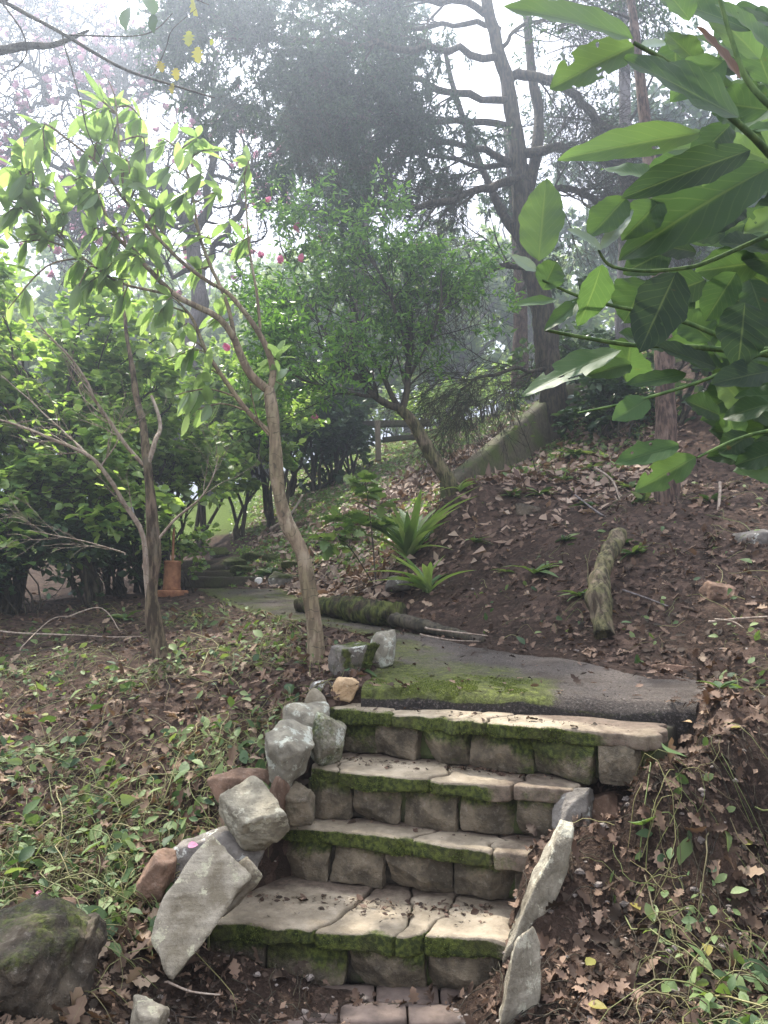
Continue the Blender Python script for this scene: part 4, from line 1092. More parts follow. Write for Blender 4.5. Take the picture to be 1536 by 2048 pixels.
# ------------------------------------------------------------------ shrubs
bush('round_leaved_shrub', 'tall bright green round leaved shrub filling the left edge', 'shrub', ptbase(120, 1170, 7.2),
     [elp(60, 640, 6.6, 1.1, .8, .9), elp(240, 700, 7.0, .9, .8, .9), elp(40, 850, 6.4, .9, .8, .8), elp(150, 960, 6.6, .9, .7, .6), elp(-150, 750, 6.8, .9, .9, 1.2), elp(0, 1080, 6.2, .7, .5, .35), elp(-100, 600, 6.4, .8, .8, .8)],
     30, 18, (.085, .075), 'leaf_round', 'bark_dark', .026, None, TR, 7, .38, .30, .35, .35, .2, curl=.15)
bush('round_leaved_shrub', 'second round leaved shrub behind the thin bare tree', 'shrub', ptbase(230, 1165, 9.0),
     [elp(330, 860, 8.6, .85, .7, .8), elp(200, 780, 9.0, .9, .8, .9), elp(400, 960, 9.0, .5, .5, .6), elp(250, 980, 8.6, .8, .5, .5)],
     22, 15, (.09, .08), 'leaf_round', 'bark_dark', .028, None, TR, 7, .35, .32, .35, .4, .2)
bush('broad_leaved_shrub', 'broad leaved shrub right behind the curved young trunk', 'shrub', ptbase(500, 1060, 12.0),
     [elp(470, 900, 11.6, .9, .6, .9), elp(560, 820, 12, .9, .8, .8), elp(420, 780, 12.5, 1.0, .8, 1.0), elp(430, 1010, 11, .5, .4, .4)],
     20, 15, (.11, .09), 'leaf_round', 'bark_dark', .028, None, TR, 7, .35, .35, .4, .5)
bush('camellia_shrub', 'dark camellia hedge with one red and one white flower above the slope', 'shrub', ptbase(650, 960, 13.5),
     [elp(610, 880, 13.2, .9, .7, .7), elp(690, 870, 13.8, .6, .6, .6), elp(640, 790, 14, 1.1, .9, .9), elp(590, 930, 12.8, .6, .5, .5)],
     26, 11, (.12, .08), 'leaf_dark', 'bark_dark', .03, None, TR, 7, .35, .35, .5, .6)
o_ = bpy.data.objects['camellia_shrub']
blooms([P(632, 838, 12.6)], .10, 'petal', o_); blooms([P(690, 846, 12.8)], .10, 'leaf_pale', o_)
bush('low_shrub', 'low leafy shrub growing round the orange pipe', 'shrub', ptbase(350, 1120, 8.4), [elp(350, 1085, 8.2, .35, .3, .25), elp(330, 1030, 8.3, .3, .3, .25)], 9, 6, (.06, .05), 'leaf_round', 'bark_dark', .01, None, TR, 5, .15, .18)
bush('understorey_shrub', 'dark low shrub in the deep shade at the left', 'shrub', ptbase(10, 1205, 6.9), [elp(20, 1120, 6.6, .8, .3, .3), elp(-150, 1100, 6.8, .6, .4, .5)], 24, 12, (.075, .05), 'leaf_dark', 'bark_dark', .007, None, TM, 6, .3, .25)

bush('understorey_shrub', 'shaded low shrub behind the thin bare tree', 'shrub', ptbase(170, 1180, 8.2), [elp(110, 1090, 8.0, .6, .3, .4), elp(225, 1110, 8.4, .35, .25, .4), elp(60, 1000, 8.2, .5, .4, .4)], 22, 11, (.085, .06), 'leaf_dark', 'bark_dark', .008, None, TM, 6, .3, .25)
# trees of the background
def bgtree(label, px, py, Y, hgt, cr, mat='leaf_far', nst=20, leaf=(.24, .17), group='trees beyond the slope', name='background_tree', sub=10, bark='bark_grey', leafn=10, T=T4, twl=.9):
    b_ = P(px, py, Y); b_[2] = H([b_[0]], [b_[1]])[0] - .1
    c = b_ + np.array([0, 0, hgt * .62])
    return bush(name, label, 'tree', b_, [(*c, cr, cr, hgt * .36), (*(c + (cr * .5, 0, -hgt * .12)), cr * .7, cr * .7, hgt * .25), (*(c + (-cr * .5, 0, hgt * .1)), cr * .7, cr * .7, hgt * .28)],
                nst, sub, leaf, mat, bark, .11, group, T, leafn, .15, twl, .9, .9, .1)
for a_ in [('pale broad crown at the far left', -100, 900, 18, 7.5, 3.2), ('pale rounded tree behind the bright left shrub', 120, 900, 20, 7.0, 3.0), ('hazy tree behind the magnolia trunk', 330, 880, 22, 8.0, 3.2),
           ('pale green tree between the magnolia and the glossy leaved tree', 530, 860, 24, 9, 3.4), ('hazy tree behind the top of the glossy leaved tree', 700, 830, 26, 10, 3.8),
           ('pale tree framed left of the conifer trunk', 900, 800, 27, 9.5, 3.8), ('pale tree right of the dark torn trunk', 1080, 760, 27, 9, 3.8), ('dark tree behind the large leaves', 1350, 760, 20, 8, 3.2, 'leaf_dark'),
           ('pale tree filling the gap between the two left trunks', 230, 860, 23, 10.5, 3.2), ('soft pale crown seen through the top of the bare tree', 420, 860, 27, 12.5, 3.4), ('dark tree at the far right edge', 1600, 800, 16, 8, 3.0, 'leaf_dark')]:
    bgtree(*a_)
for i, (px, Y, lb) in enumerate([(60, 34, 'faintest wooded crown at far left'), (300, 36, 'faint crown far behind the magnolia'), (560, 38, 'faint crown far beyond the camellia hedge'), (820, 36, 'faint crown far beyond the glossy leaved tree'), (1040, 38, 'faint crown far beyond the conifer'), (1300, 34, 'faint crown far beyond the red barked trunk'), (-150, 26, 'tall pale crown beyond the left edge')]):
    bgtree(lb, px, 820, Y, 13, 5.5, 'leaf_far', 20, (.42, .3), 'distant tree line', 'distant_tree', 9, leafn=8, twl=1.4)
for (lb, px, py, Y, s, mt) in [('sunlit low shrub at the top of the slope', 930, 800, 16.5, .8, 'leaf_far'), ('bright shrub behind the conifer fronds', 1000, 760, 18, 1.0, 'leaf_round'), ('small bright bush left of the slope top', 860, 800, 18, .9, 'leaf_round'),
                               ('dark bush behind the concrete wall', 1160, 820, 10.5, .75, 'leaf_dark'), ('dark bush on the bank at the right edge', 1500, 860, 7.6, .7, 'leaf_dark'), ('dark bush between the two right hand trunks', 1240, 880, 8.4, .45, 'leaf_dark'),
                               ('shaded bush behind the large leaves at right', 1420, 800, 9.5, 1.1, 'leaf_dark'), ('far bright bush below the tall conifer', 760, 820, 20, 1.2, 'leaf_far')]:
    b_ = ptbase(px, py, Y)
    bush('hillside_shrub', lb, 'shrub', b_, [(b_[0], b_[1], b_[2] + s * .7, s * 1.1, s, s * .6)], 12, 8, (.10, .06), mt, 'bark_dark', .02, 'shrubs on the hillside', TM if Y < 12 else T4, 6, .3 * s, .3)

# ------------------------------------------------------------------ big leaved shrub, close at the right
bs = empty('large_leaved_shrub', (1.9, 1.0, float(H([1.9], [1.0])[0])), 'shrub with very large leaves reaching in close from the right', 'shrub')
BR = [([(1536, 470, 1.35), (1420, 522, 1.3), (1370, 536, 1.28), (1290, 542, 1.25), (1222, 532, 1.22), (1197, 500, 1.2)], .0045, .002),
      ([(1620, 400, 1.2), (1536, 305, 1.15), (1500, 268, 1.12), (1440, 215, 1.1), (1360, 140, 1.08), (1268, 86, 1.05)], .007, .003),
      ([(1620, 260, 1.15), (1545, 215, 1.1), (1495, 160, 1.1), (1470, 100, 1.1), (1440, 0, 1.1)], .006, .003),
      ([(1090, 660, 1.3), (1150, 672, 1.3), (1260, 690, 1.3), (1345, 692, 1.32), (1450, 700, 1.35), (1620, 720, 1.4)][::-1], .006, .0025),
      ([(1620, 660, 1.3), (1536, 700, 1.3), (1440, 672, 1.3), (1355, 640, 1.3), (1180, 600, 1.28), (1085, 560, 1.25)], .006, .002),
      ([(1620, 690, 1.25), (1536, 702, 1.25), (1420, 756, 1.22), (1290, 797, 1.2), (1225, 812, 1.2), (1155, 826, 1.2)], .004, .0015),
      ([(1640, 850, 1.3), (1536, 862, 1.3), (1470, 880, 1.28), (1395, 915, 1.25)], .004, .002),
      ([(1640, 560, 1.6), (1480, 560, 1.6), (1380, 600, 1.6), (1300, 640, 1.6)], .005, .002),
      ([(1640, 330, 1.7), (1480, 400, 1.65), (1380, 450, 1.6), (1280, 480, 1.6)], .005, .002)]
root = np.array(bs.location)
a = Acc()
ends = []
for pts, r0, r1 in BR:
    l, r = limb(pts, r0, r1, 24); a.add(*tubes(l[None], r[None], 9, .05)); ends.append(l[0])
a.build('branches', M['stem_green'], bs)
a = Acc()
mst = smoothline([root, root + (-.1, .1, .6), root + (-.25, .2, 1.1), root + (-.3, .3, 1.7), root + (-.4, .3, 2.3)], 30)
a.add(*tubes(mst[None], np.linspace(.03, .012, 30)[None], 10, .1))
for e in ends:
    j = np.argmin(np.linalg.norm(mst - (e + (.2, 0, -.35)), axis=1))
    l = smoothline([mst[j], (mst[j] + e) / 2 + (0, 0, .03), e], 12); a.add(*tubes(l[None], np.linspace(.0075, .0055, 12)[None], 8, .05))
a.build('trunk', M['bark_rough'], bs)
def bigtemplate(seed, tear=0.0):
    r = np.random.default_rng(seed)
    ny, nxh = 22, 5
    ys = np.linspace(0, 1, ny)
    w = np.sin(PI * ys ** .85) ** .72 * .5; w[0] = .012; w[-1] = .004
    xs = np.linspace(-1, 1, 2 * nxh + 1)
    V, U = [], []
    ph = r.uniform(0, 6, 4)
    for i, y in enumerate(ys):
        for x in xs:
            ww = w[i] * (1 + .05 * math.sin(y * 19 + ph[0] + (x > 0) * 2) + .03 * math.sin(y * 43 + ph[1]))
            z = abs(x) * ww * .22 + .035 * math.sin(y * 9 + ph[2]) * abs(x) * (1 if x > 0 else -.6) + .02 * math.sin(y * 26 + ph[3]) * x * x
            V.append((x * ww, y + .03 * x * x * 0, z)); U.append((x * .5 + .5, y))
    c = len(xs)
    Fq = []
    hx, hy = r.integers(2, c - 3), r.integers(7, 15)
    for i in range(ny - 1):
        for j in range(c - 1):
            if tear > .5 and ((j in (0, 1) and 9 <= i <= 9 + r.integers(0, 3)) or (j >= c - 3 and i in (13, 14))): continue
            if tear > .25 and j == hx and i == hy: continue
            Fq.append((i * c + j, i * c + j + 1, (i + 1) * c + j + 1, (i + 1) * c + j))
    return np.array(V), np.array(U), [np.array(Fq)]
BIG = [  # base, tip, width px, depth, colour (haze painted into upper leaves), tear, facing tilt
    (1265, 78, 1018, -12, 100, 1.05, .8, 0), (1268, 92, 1098, 172, 92, 1.06, .85, 1), (1482, 238, 1250, 112, 128, 1.05, .35, 0), (1402, 266, 1122, 306, 62, 1.1, .8, .3), (1500, 300, 1245, 390, 72, 1.12, .12, 0),
    (1540, 335, 1238, 492, 130, 1.2, .4, .3), (1336, 362, 1203, 332, 66, 1.18, .7, 0), (1077, 522, 1092, 358, 74, 1.25, .85, 0), (1252, 395, 1178, 478, 62, 1.2, .7, 0), (1086, 578, 1112, 522, 50, 1.25, .6, 0),
    (1112, 600, 1027, 606, 25, 1.26, .75, 0), (1166, 596, 1088, 660, 32, 1.27, .6, 0), (1203, 528, 1168, 655, 76, 1.22, .55, 0), (1352, 545, 1274, 712, 84, 1.2, .02, 0), (1242, 700, 1040, 778, 66, 1.25, .75, 1),
    (1262, 728, 1172, 748, 46, 1.3, .6, 0), (1372, 748, 1250, 772, 34, 1.25, .4, 0), (1297, 798, 1224, 842, 42, 1.2, .65, 0), (1357, 890, 1230, 926, 46, 1.25, .6, .3), (1392, 914, 1268, 982, 50, 1.25, .75, 1),
    (1432, 735, 1308, 690, 58, 1.25, .05, 0), (1545, 742, 1425, 762, 56, 1.2, .05, 0), (1490, 605, 1478, 735, 80, 1.2, .05, 0), (1472, 545, 1408, 642, 62, 1.25, .35, 0), (1540, 808, 1444, 832, 46, 1.25, .4, 0),
    (1500, 62, 1318, -25, 84, 1.15, .6, 0), (1550, 110, 1445, -10, 80, 1.12, .7, 0), (1422, 682, 1358, 628, 64, 1.35, .6, 0), (1292, 560, 1248, 645, 84, 1.35, .4, .3), (1392, 505, 1278, 480, 56, 1.3, .1, 0),
    (1482, 405, 1398, 462, 70, 1.3, .05, 0), (1322, 400, 1243, 482, 62, 1.25, .6, 0), (1170, 590, 1205, 545, 50, 1.3, .15, 0), (1410, 560, 1300, 600, 60, 1.4, .2, 0), (1460, 250, 1380, 330, 60, 1.3, .3, 0), (1500, 560, 1530, 640, 60, 1.35, .3, 0),
    (1520, 120, 1400, -20, 90, 1.2, .75, 0), (1380, 40, 1300, -60, 80, 1.15, .7, 0), (1450, 120, 1340, 200, 80, 1.15, .7, 0), (1536, 220, 1420, 200, 80, 1.2, .5, 0), (1450, 470, 1350, 440, 66, 1.45, .15, 0), (1540, 500, 1440, 480, 70, 1.4, .2, 0), (1350, 640, 1250, 620, 60, 1.5, .3, 0), (1560, 900, 1470, 930, 50, 1.3, .2, 0), (1500, 870, 1440, 905, 46, 1.35, .15, 0), (1340, 500, 1250, 540, 60, 1.55, .2, 0),
    (1550, 620, 1440, 590, 80, 1.5, .25, 0), (1540, 170, 1500, 60, 70, 1.25, .5, 0), (1400, 130, 1330, 60, 60, 1.2, .75, 0), (1380, 640, 1300, 560, 66, 1.6, .25, 0), (1480, 700, 1400, 640, 70, 1.6, .2, 0), (1300, 470, 1200, 430, 60, 1.6, .3, 0), (1560, 380, 1490, 330, 70, 1.3, .2, 0),
    (1440, 830, 1370, 800, 50, 1.45, .2, 0), (1330, 700, 1240, 660, 54, 1.6, .3, 0), (1420, 420, 1330, 370, 66, 1.5, .35, 0)]
f = Acc(); fpale = Acc()
def bigleaf(acc, x0, y0, x1, y1, w, Y, c, tear, i, cv=.1):
    p0 = P(x0, y0, Y); rr_ = np.random.default_rng(i + 900)
    p1 = P(x1, y1, Y + rr_.uniform(-.05, .05))
    L = np.linalg.norm(p1 - p0)
    nrm = unit(np.array([rr_.normal() * .25, -1, .35 + rr_.normal() * .25]))
    acc.add(*leaves(p0[None], (p1 - p0)[None], nrm[None], L, w * Y / F * 1.3, bigtemplate(i, tear), .04, .05, rnd=np.array([c])))
for i, (x0, y0, x1, y1, w, Y, c, tear, _) in enumerate([(q[0], q[1], q[2], q[3], q[4], q[5], q[6], q[7], 0) for q in BIG]):
    bigleaf(f, x0, y0, x1, y1, w, Y, c, tear, i)
for i in range(90):                       # the rest of the shrub, out to the right of the frame
    c_ = mst[rng.integers(8, 30)] + rng.normal(size=3) * (.3, .22, .25) + (-.12, -.05, 0)
    d_ = unit(np.array([-.4, -.5, .1]) + rng.normal(size=3) * .6); ln = rng.uniform(.12, .22)
    f.add(*leaves(c_[None], d_[None], upish(1, .5), ln, ln * .48, bigtemplate(700 + i), .1, .05, rnd=np.array([rng.uniform(.3, .9)])))
for i in range(120):
    x1 = 1240 + 330 * rng.random() ** .55; y1 = rng.uniform(20, 930)
    if x1 < 1240 + 150 * abs(y1 - 480) / 480: x1 += 140
    an = rng.normal() * .8 + (.5 if y1 < 500 else -.2); ln = rng.uniform(90, 170)
    bigleaf(f, x1 + ln * math.cos(an), y1 - ln * math.sin(an) * .6, x1, y1, ln * rng.uniform(.38, .55), rng.uniform(1.4, 1.95), rng.uniform(.2, .9), 0, 400 + i)
f.build('foliage', M['leaf_big'], bs)
for i, q in enumerate([(1203, 500, 1143, 450, 34, 1.2), (1203, 498, 1268, 412, 26, 1.2), (1073, 542, 1022, 512, 22, 1.25), (1330, 85, 1280, 95, 24, 1.1)]):
    bigleaf(fpale, *q, .5, 0, 200 + i)
o_ = fpale.build('folded_leaves', M['leaf_pale'], bs); o_['label'] = 'curled leaves showing pale undersides'
f = Acc(); bigleaf(f, 1575, 420, 1490, 462, 50, 1.3, .3, 1, 301)
o_ = f.build('yellowing_leaf', M['leaf_strap'], bs); o_['label'] = 'yellow-green leaf at the edge of the view'
f = Acc(); bigleaf(f, 1482, 158, 1396, 52, 40, 1.08, .3, 0, 302)
o_ = f.build('withered_leaf', M['leaf_brown'], bs); o_['label'] = 'withered brown curled leaf'

# ------------------------------------------------------------------ strap leaved plants and seedlings
def strap(label, px, py, Y, n, L, W, up=.8, seed=0, mat='leaf_strap'):
    b_ = ptbase(px, py, Y); b_[2] += .02
    o = empty('strap_leaved_plant', b_, label, 'plant', 'strap leaved plants on the slope')
    Tt = tmpl([(t_, w_) for t_, w_ in zip(np.linspace(0, 1, 11), (.25, .34, .42, .48, .5, .5, .49, .45, .36, .2, .02))], 1, .3)
    a = Acc()
    for i in range(n):
        th = rng.uniform(0, 2 * PI); tilt = rng.uniform(.15, 1.0)
        d = np.array([math.cos(th) * tilt, math.sin(th) * tilt, up])[None]
        ln = L * rng.uniform(.6, 1.15)
        a.add(*leaves(b_[None] + rng.normal(size=(1, 3)) * .015, d, np.array([[-math.cos(th) * .8, -math.sin(th) * .8, 1.0]]), ln, W * rng.uniform(.8, 1.2), Tt, rng.uniform(.25, .75), .08))
    a.build('leaves', M[mat], o)
    return o
strap('larger arching clump of strap leaves left of the leaning tree foot', 818, 1045, 6.6, 40, .72, .062, 1.0)
strap('lower clump of strap leaves flopping above the pale stone', 856, 1140, 5.9, 20, .42, .055, .7)
strap('short tuft of strap leaves against the leaning tree foot', 920, 985, 6.9, 9, .2, .045, .5)
def wilted(label, px, py, Y, n=9, L=.16, W=.06):
    b_ = ptbase(px, py, Y); o = empty('leafy_plant', b_, label, 'plant', 'leafy seedlings on the banks'); a = Acc()
    th = rng.uniform(0, 2 * PI, n)
    d = np.stack([np.cos(th), np.sin(th) * .8, rng.uniform(.2, 1, n)], 1)
    a.add(*leaves(np.repeat(b_[None], n, 0) + (0, 0, .03), d, upish(n, .3), L * rng.uniform(.4, 1.1, n), W * rng.uniform(.6, 1.1, n), TM, .5)); a.build('leaves', M['leaf_cover'], o)
wilted('pale wilting broad leaved plant on the bare bank', 1068, 1128, 5.4, 10, .26, .09)
wilted('small green plant below the bank near the path bend', 1010, 1110, 5.6, 7, .10, .04)
wilted('seedling in the soil at the right end of the path lip', 1330, 1440, 3.3, 4, .07, .025)
wilted('little plant at the right edge beside the path', 1440, 1390, 3.3, 8, .12, .045)
wilted('leafy tuft on the bank above the mossy stump', 1240, 1110, 5.2, 12, .14, .05)
wilted('tuft right of the leaning tree foot', 1020, 1000, 6.6, 10, .16, .06)
wilted('plant in front of the conifer foot', 1150, 900, 8.0, 16, .28, .10)
for i_, (x_, y_, Y_) in enumerate([(1180, 900, 7.4), (1215, 935, 6.9), (1260, 960, 6.5), (1130, 960, 7.0), (1080, 1000, 6.6), (1180, 1000, 6.2), (1290, 1010, 6.0), (1420, 1000, 5.6), (950, 1090, 6.2), (1130, 1075, 5.7), (1270, 1120, 5.0), (1160, 1180, 4.8)]):
    wilted(['dark tuft beside the conifer foot', 'dark tuft above the crooked pale branch', 'leafy tuft left of the red barked trunk', 'low green tuft right of the concrete wall foot', 'small tuft on the ridge litter', 'tuft above the long grey branch', 'tuft at the foot of the red barked trunk', 'tuft right of the red barked trunk', 'small herb right of the strap leaves', 'green herb above the wilting plant', 'herb right of the mossy stump top', 'herb left of the mossy stump'][i_], x_, y_, Y_, 14, .15, .055)
wilted('pale seedling left of the path below the thin tree', 250, 1225, 6.3, 12, .16, .09)
wilted('broad leaved seedling on the mossy stones', 545, 1115, 9.2, 14, .22, .12)
wilted('green sprig lying across the mossy boulder', 715, 1292, 3.72, 7, .15, .04)
def sapling(label, pts, r, size, nl, group='thin saplings on the slope'):
    b_ = P(*pts[0]); o = empty('sapling', b_, label, 'sapling', group)
    l, rr_ = limb(pts, r, r * .4, 20, .01); a = Acc(); a.add(*tubes(l[None], rr_[None], 6))
    t1, r1 = spawn(l[None], rr_[None], 14, .35, 1, .22, 1.1, (0, 0, .2), .1, 6, .5); a.add(*tubes(t1, np.maximum(r1, .001), 4)); a.build('stem', M['bark_dark'], o)
    f = Acc(); f.add(*twigleaves(t1, nl, size, size * .9, TL, .7, .35, .1, .5, flat=.3)); f.build('foliage', M['leaf_cover' if 'maple' not in label else 'leaf_strap'], o)
sapling('taller dark stemmed sapling with pale lobed leaves, maple like', [(752, 1165, 6.3), (745, 1080, 6.3), (738, 1010, 6.3), (730, 965, 6.3)], .007, .12, 5)
sapling('shorter maple like sapling left of the tall dark stem', [(745, 1165, 6.4), (710, 1110, 6.4), (680, 1075, 6.4), (665, 1050, 6.4)], .006, .11, 5)
sapling('wispy sapling in front of the concrete wall', [(1075, 965, 7.2), (1060, 900, 7.1), (1040, 850, 7.0), (1025, 800, 7.0)], .006, .05, 1)

# ------------------------------------------------------------------ logs, stump, sticks
def log(name, label, pts, r0, r1, mat, rough=.2, cat='log', k=30, end=True, group=None, sides=16):
    l, r = limb(pts, r0, r1, k, .01)
    r = r * (1 + .12 * fbm(l * 8, 2, int(pts[0][0])))
    V, FL, rn, uv = tubes(l[None], r[None], sides, rough, int(pts[0][0]))
    n = len(V); caps = [np.arange(sides)[None][:, ::-1], (np.arange(sides) + n - sides)[None]]
    b_ = P(*pts[0])
    o = mk(name, V, FL + caps, M[mat], rnd=rn, uv=uv, org=b_, moss=np.zeros(n)); tag(o, label, cat, group)
    return o
log('mossy_stump', 'bent mossy dead stem standing on the bank above the path', [(1208, 1275, 4.25), (1198, 1200, 4.35), (1203, 1145, 4.5), (1222, 1100, 4.65), (1238, 1065, 4.8)], .066, .045, 'bark_moss', .5, 'stump', k=60, sides=30)
log('fallen_log', 'mossy green fallen log along the inner side of the path', [(600, 1208, 6.4), (660, 1214, 6.0), (730, 1222, 5.6), (792, 1232, 5.3)], .075, .085, 'rock_mosslog', .45, k=50, sides=28)
log('fallen_log', 'dark rotten log lying beyond the mossy one', [(790, 1238, 5.25), (850, 1252, 5.0), (910, 1268, 4.8), (965, 1283, 4.65)], .05, .025, 'bark_dark', .35)
GS = 'fallen sticks'
for pts, r, lb in [([(850, 1255, 4.75), (900, 1262, 4.65), (975, 1272, 4.55)], .008, 'pale stick lying over the dark rotten log'), ([(840, 1268, 4.7), (900, 1280, 4.6), (960, 1282, 4.5)], .005, 'thin stick below the pale one by the path'),
                   ([(1418, 1243, 3.95), (1480, 1236, 3.95), (1560, 1232, 3.9)], .008, 'straight pale stick on the bank at the right edge'), ([(1430, 1238, 3.95), (1465, 1243, 3.9), (1488, 1256, 3.85)], .005, 'curved twig under the straight pale stick'),
                   ([(1245, 1180, 4.5), (1290, 1195, 4.4), (1335, 1213, 4.3)], .006, 'grey stick right of the mossy stump'), ([(1190, 935, 6.6), (1225, 960, 6.3), (1240, 1000, 6.1)], .012, 'crooked pale branch above the mossy stump'),
                   ([(1150, 990, 6.2), (1190, 1020, 6.0), (1230, 1045, 5.8)], .010, 'long grey branch lying on the bank'), ([(1440, 965, 5.6), (1438, 1010, 5.4), (1432, 1040, 5.2)], .013, 'pale root running down the bank at right'),
                   ([(0, 1262, 5.6), (100, 1270, 5.4), (190, 1272, 5.4), (280, 1275, 5.3)], .008, 'long stick lying on the ground left of the thin tree'), ([(130, 1235, 5.8), (200, 1215, 5.9), (240, 1262, 5.4)], .006, 'arched stick left of the thin tree'),
                   ([(40, 1300, 5.0), (100, 1240, 5.6), (150, 1232, 5.8)], .005, 'thin arching stick near the left edge'), ([(130, 1680, 3.0), (180, 1715, 2.95), (225, 1760, 2.85)], .006, 'pale stick pointing at the big pale boulder'),
                   ([(330, 1965, 2.3), (380, 1985, 2.26), (440, 1990, 2.24)], .004, 'forked twig on bare soil below the big pale boulder'), ([(540, 1060, 11.5), (580, 1030, 11.5), (605, 990, 11.8)], .03, 'exposed root behind the curved young trunk'),
                   ([(1340, 1090, 5.1), (1350, 1110, 5.0), (1356, 1145, 4.9)], .012, 'short bent root below the red barked trunk'), ([(1180, 1790, 2.6), (1300, 1740, 2.6), (1420, 1700, 2.65)], .004, 'green runner stem across the right bank')]:
    log('fallen_stick', lb, pts, r, r * .5, 'bark_pale' if 'grey' not in lb else 'bark_grey', .15, 'stick', 16, True, GS, 7)

# ------------------------------------------------------------------ wall, posts, far steps, orange pipe
def boxbetween(a, c, th, z0a, z1a, z0c, z1c):
    """a wall panel from a to c (xy) with separate bottom/top at both ends"""
    ex = unit(np.array([c[0] - a[0], c[1] - a[1], 0])); ey = np.array([-ex[1], ex[0], 0])
    V, Fq = gridbox((40, 2, 20)); 
    u = (V[:, 0] + 1) / 2; w = (V[:, 2] + 1) / 2
    base = np.array([a[0], a[1], 0]) * (1 - u)[:, None] + np.array([c[0], c[1], 0]) * u[:, None] + ey * (V[:, 1] * th / 2)[:, None]
    base[:, 2] = (z0a * (1 - u) + z0c * u) * (1 - w) + (z1a * (1 - u) + z1c * u) * w
    return base + fbmv(base * 5, 3, 4) * .008, Fq
A_ = P(895, 975, 7.4); C_ = P(1125, 890, 9.4)
tA = P(895, 962, 7.4); tC = P(1125, 772, 9.4)
V, Fq = boxbetween(A_, C_, .18, A_[2] - .6, tA[2], C_[2] - .8, tC[2])
o = mk('concrete_wall', V, [Fq], M['concrete'], org=(A_[0], A_[1], A_[2] - .6), moss=np.zeros(len(V))); tag(o, 'low sloping concrete wall with a slanting top behind the bank', 'wall')
D_ = P(1330, 800, 10.2); tD = P(1330, 745, 10.2)
V, Fq = boxbetween(C_ + (.02, .01, 0), D_, .18, C_[2] - .8, tC[2] - .01, D_[2] - .8, tD[2])
o = mk('concrete_wall', V, [Fq], M['timber_dark'], org=(C_[0], C_[1], C_[2] - .8), moss=np.zeros(len(V))); tag(o, 'dark shaded length of wall behind the conifer foot', 'wall')
def beam(name, label, p0, p1, hw, hh, mat, cat, group=None, parent=None):
    d = p1 - p0; L = np.linalg.norm(d); ex = d / L; ey = unit(np.cross([0, 0, 1.0], ex)) if abs(ex[2]) < .9 else np.array([0, 1.0, 0]); ez = np.cross(ex, ey)
    V, Fq = rbox((L / 2, hw, hh), min(hw, hh) * .2, (24, 4, 4)); V = V + fbmv(V * 9 + p0, 3, 2) * min(hw, hh) * .2
    V = (p0 + p1) / 2 + V[:, :1] * ex + V[:, 1:2] * ey + V[:, 2:] * ez
    o = mk(name, V, [Fq], M[mat], parent, org=None if parent else p0, moss=np.zeros(len(V)))
    if label: tag(o, label, cat, group)
    return o
beam('timber_post', 'weathered timber post at the end of the dark terrace edge', P(757, 922, 12.6), P(755, 842, 12.6), .05, .05, 'timber', 'post')
beam('timber_beam', 'dark timber beam edging the upper terrace', P(690, 850, 13.6), P(860, 846, 13.6), .06, .06, 'timber_dark', 'beam', 'timber beams on the slope')
beam('timber_beam', 'lower dark timber beam behind the post', P(765, 880, 13.9), P(850, 872, 13.9), .05, .05, 'timber_dark', 'beam', 'timber beams on the slope')
fs = empty('far_steps', P(440, 1176, 9.2), 'shallow mossy timber edged steps at the far end of the path', 'steps')
for i, (y0, x0, x1, Y) in enumerate([(1165, 330, 522, 9.15), (1149, 320, 470, 9.6), (1138, 310, 470, 10.1), (1127, 300, 450, 10.7)]):
    beam('step', None, P(x0, y0, Y), P(x1, y0, Y), .06, .07 if i == 0 else .045, 'timber_dark', None, None, fs)
    if i < 3:
        a_, c_ = P(x0, y0 - 8, Y + .06), P(x1, y0 - 8, Y + .06)
        V, Fq = gridbox((20, 6, 2)); V = V * np.array([(c_[0] - a_[0]) / 2, .26, .02]) + (a_ + c_) / 2 + (0, .24, -.02)
        V += fbmv(V * 6, 3, 8) * .01
        mk('tread', V, [Fq], M['soil'], fs, rnd=np.full(len(V), .4), moss=np.full(len(V), .45))
Yo = 8.0
ob_ = P(343, 1183, Yo)
pipe = empty('orange_pipe', ob_, 'orange terracotta pipe standing upright on a round base beside the path', 'pipe')
def lathe(prof, seg=32):
    pr = np.array(prof); th = np.linspace(0, 2 * PI, seg, endpoint=False)
    V = np.stack([pr[:, 0:1] * np.cos(th), pr[:, 0:1] * np.sin(th), np.repeat(pr[:, 1:2], seg, 1)], -1).reshape(-1, 3)
    n = len(pr); i = (np.arange(n - 1)[:, None] * seg + np.arange(seg)[None]); j = (np.arange(n - 1)[:, None] * seg + (np.arange(seg) + 1) % seg)
    return V, np.stack([i.ravel(), j.ravel(), (j + seg).ravel(), (i + seg).ravel()], 1)
for nm, prof, mt in (('base', [(0, -.1), (.17, -.1), (.175, -.02), (.18, 0), (.17, .012), (.10, .016), (0, .018)], 'terracotta'),
                     ('pipe_body', [(.0, .017), (.098, .017), (.096, .03), (.092, .06), (.090, .2), (.088, .30), (.093, .305), (.093, .325), (.08, .33), (.078, .27), (0, .26)], 'terracotta'),
                     ('upper_pole', [(.014, .262), (.014, .5), (.013, .7), (.012, .705), (0, .707)], 'terracotta')):
    V, Fq = lathe(prof); mk(nm, V + ob_, [Fq], M[mt], pipe)

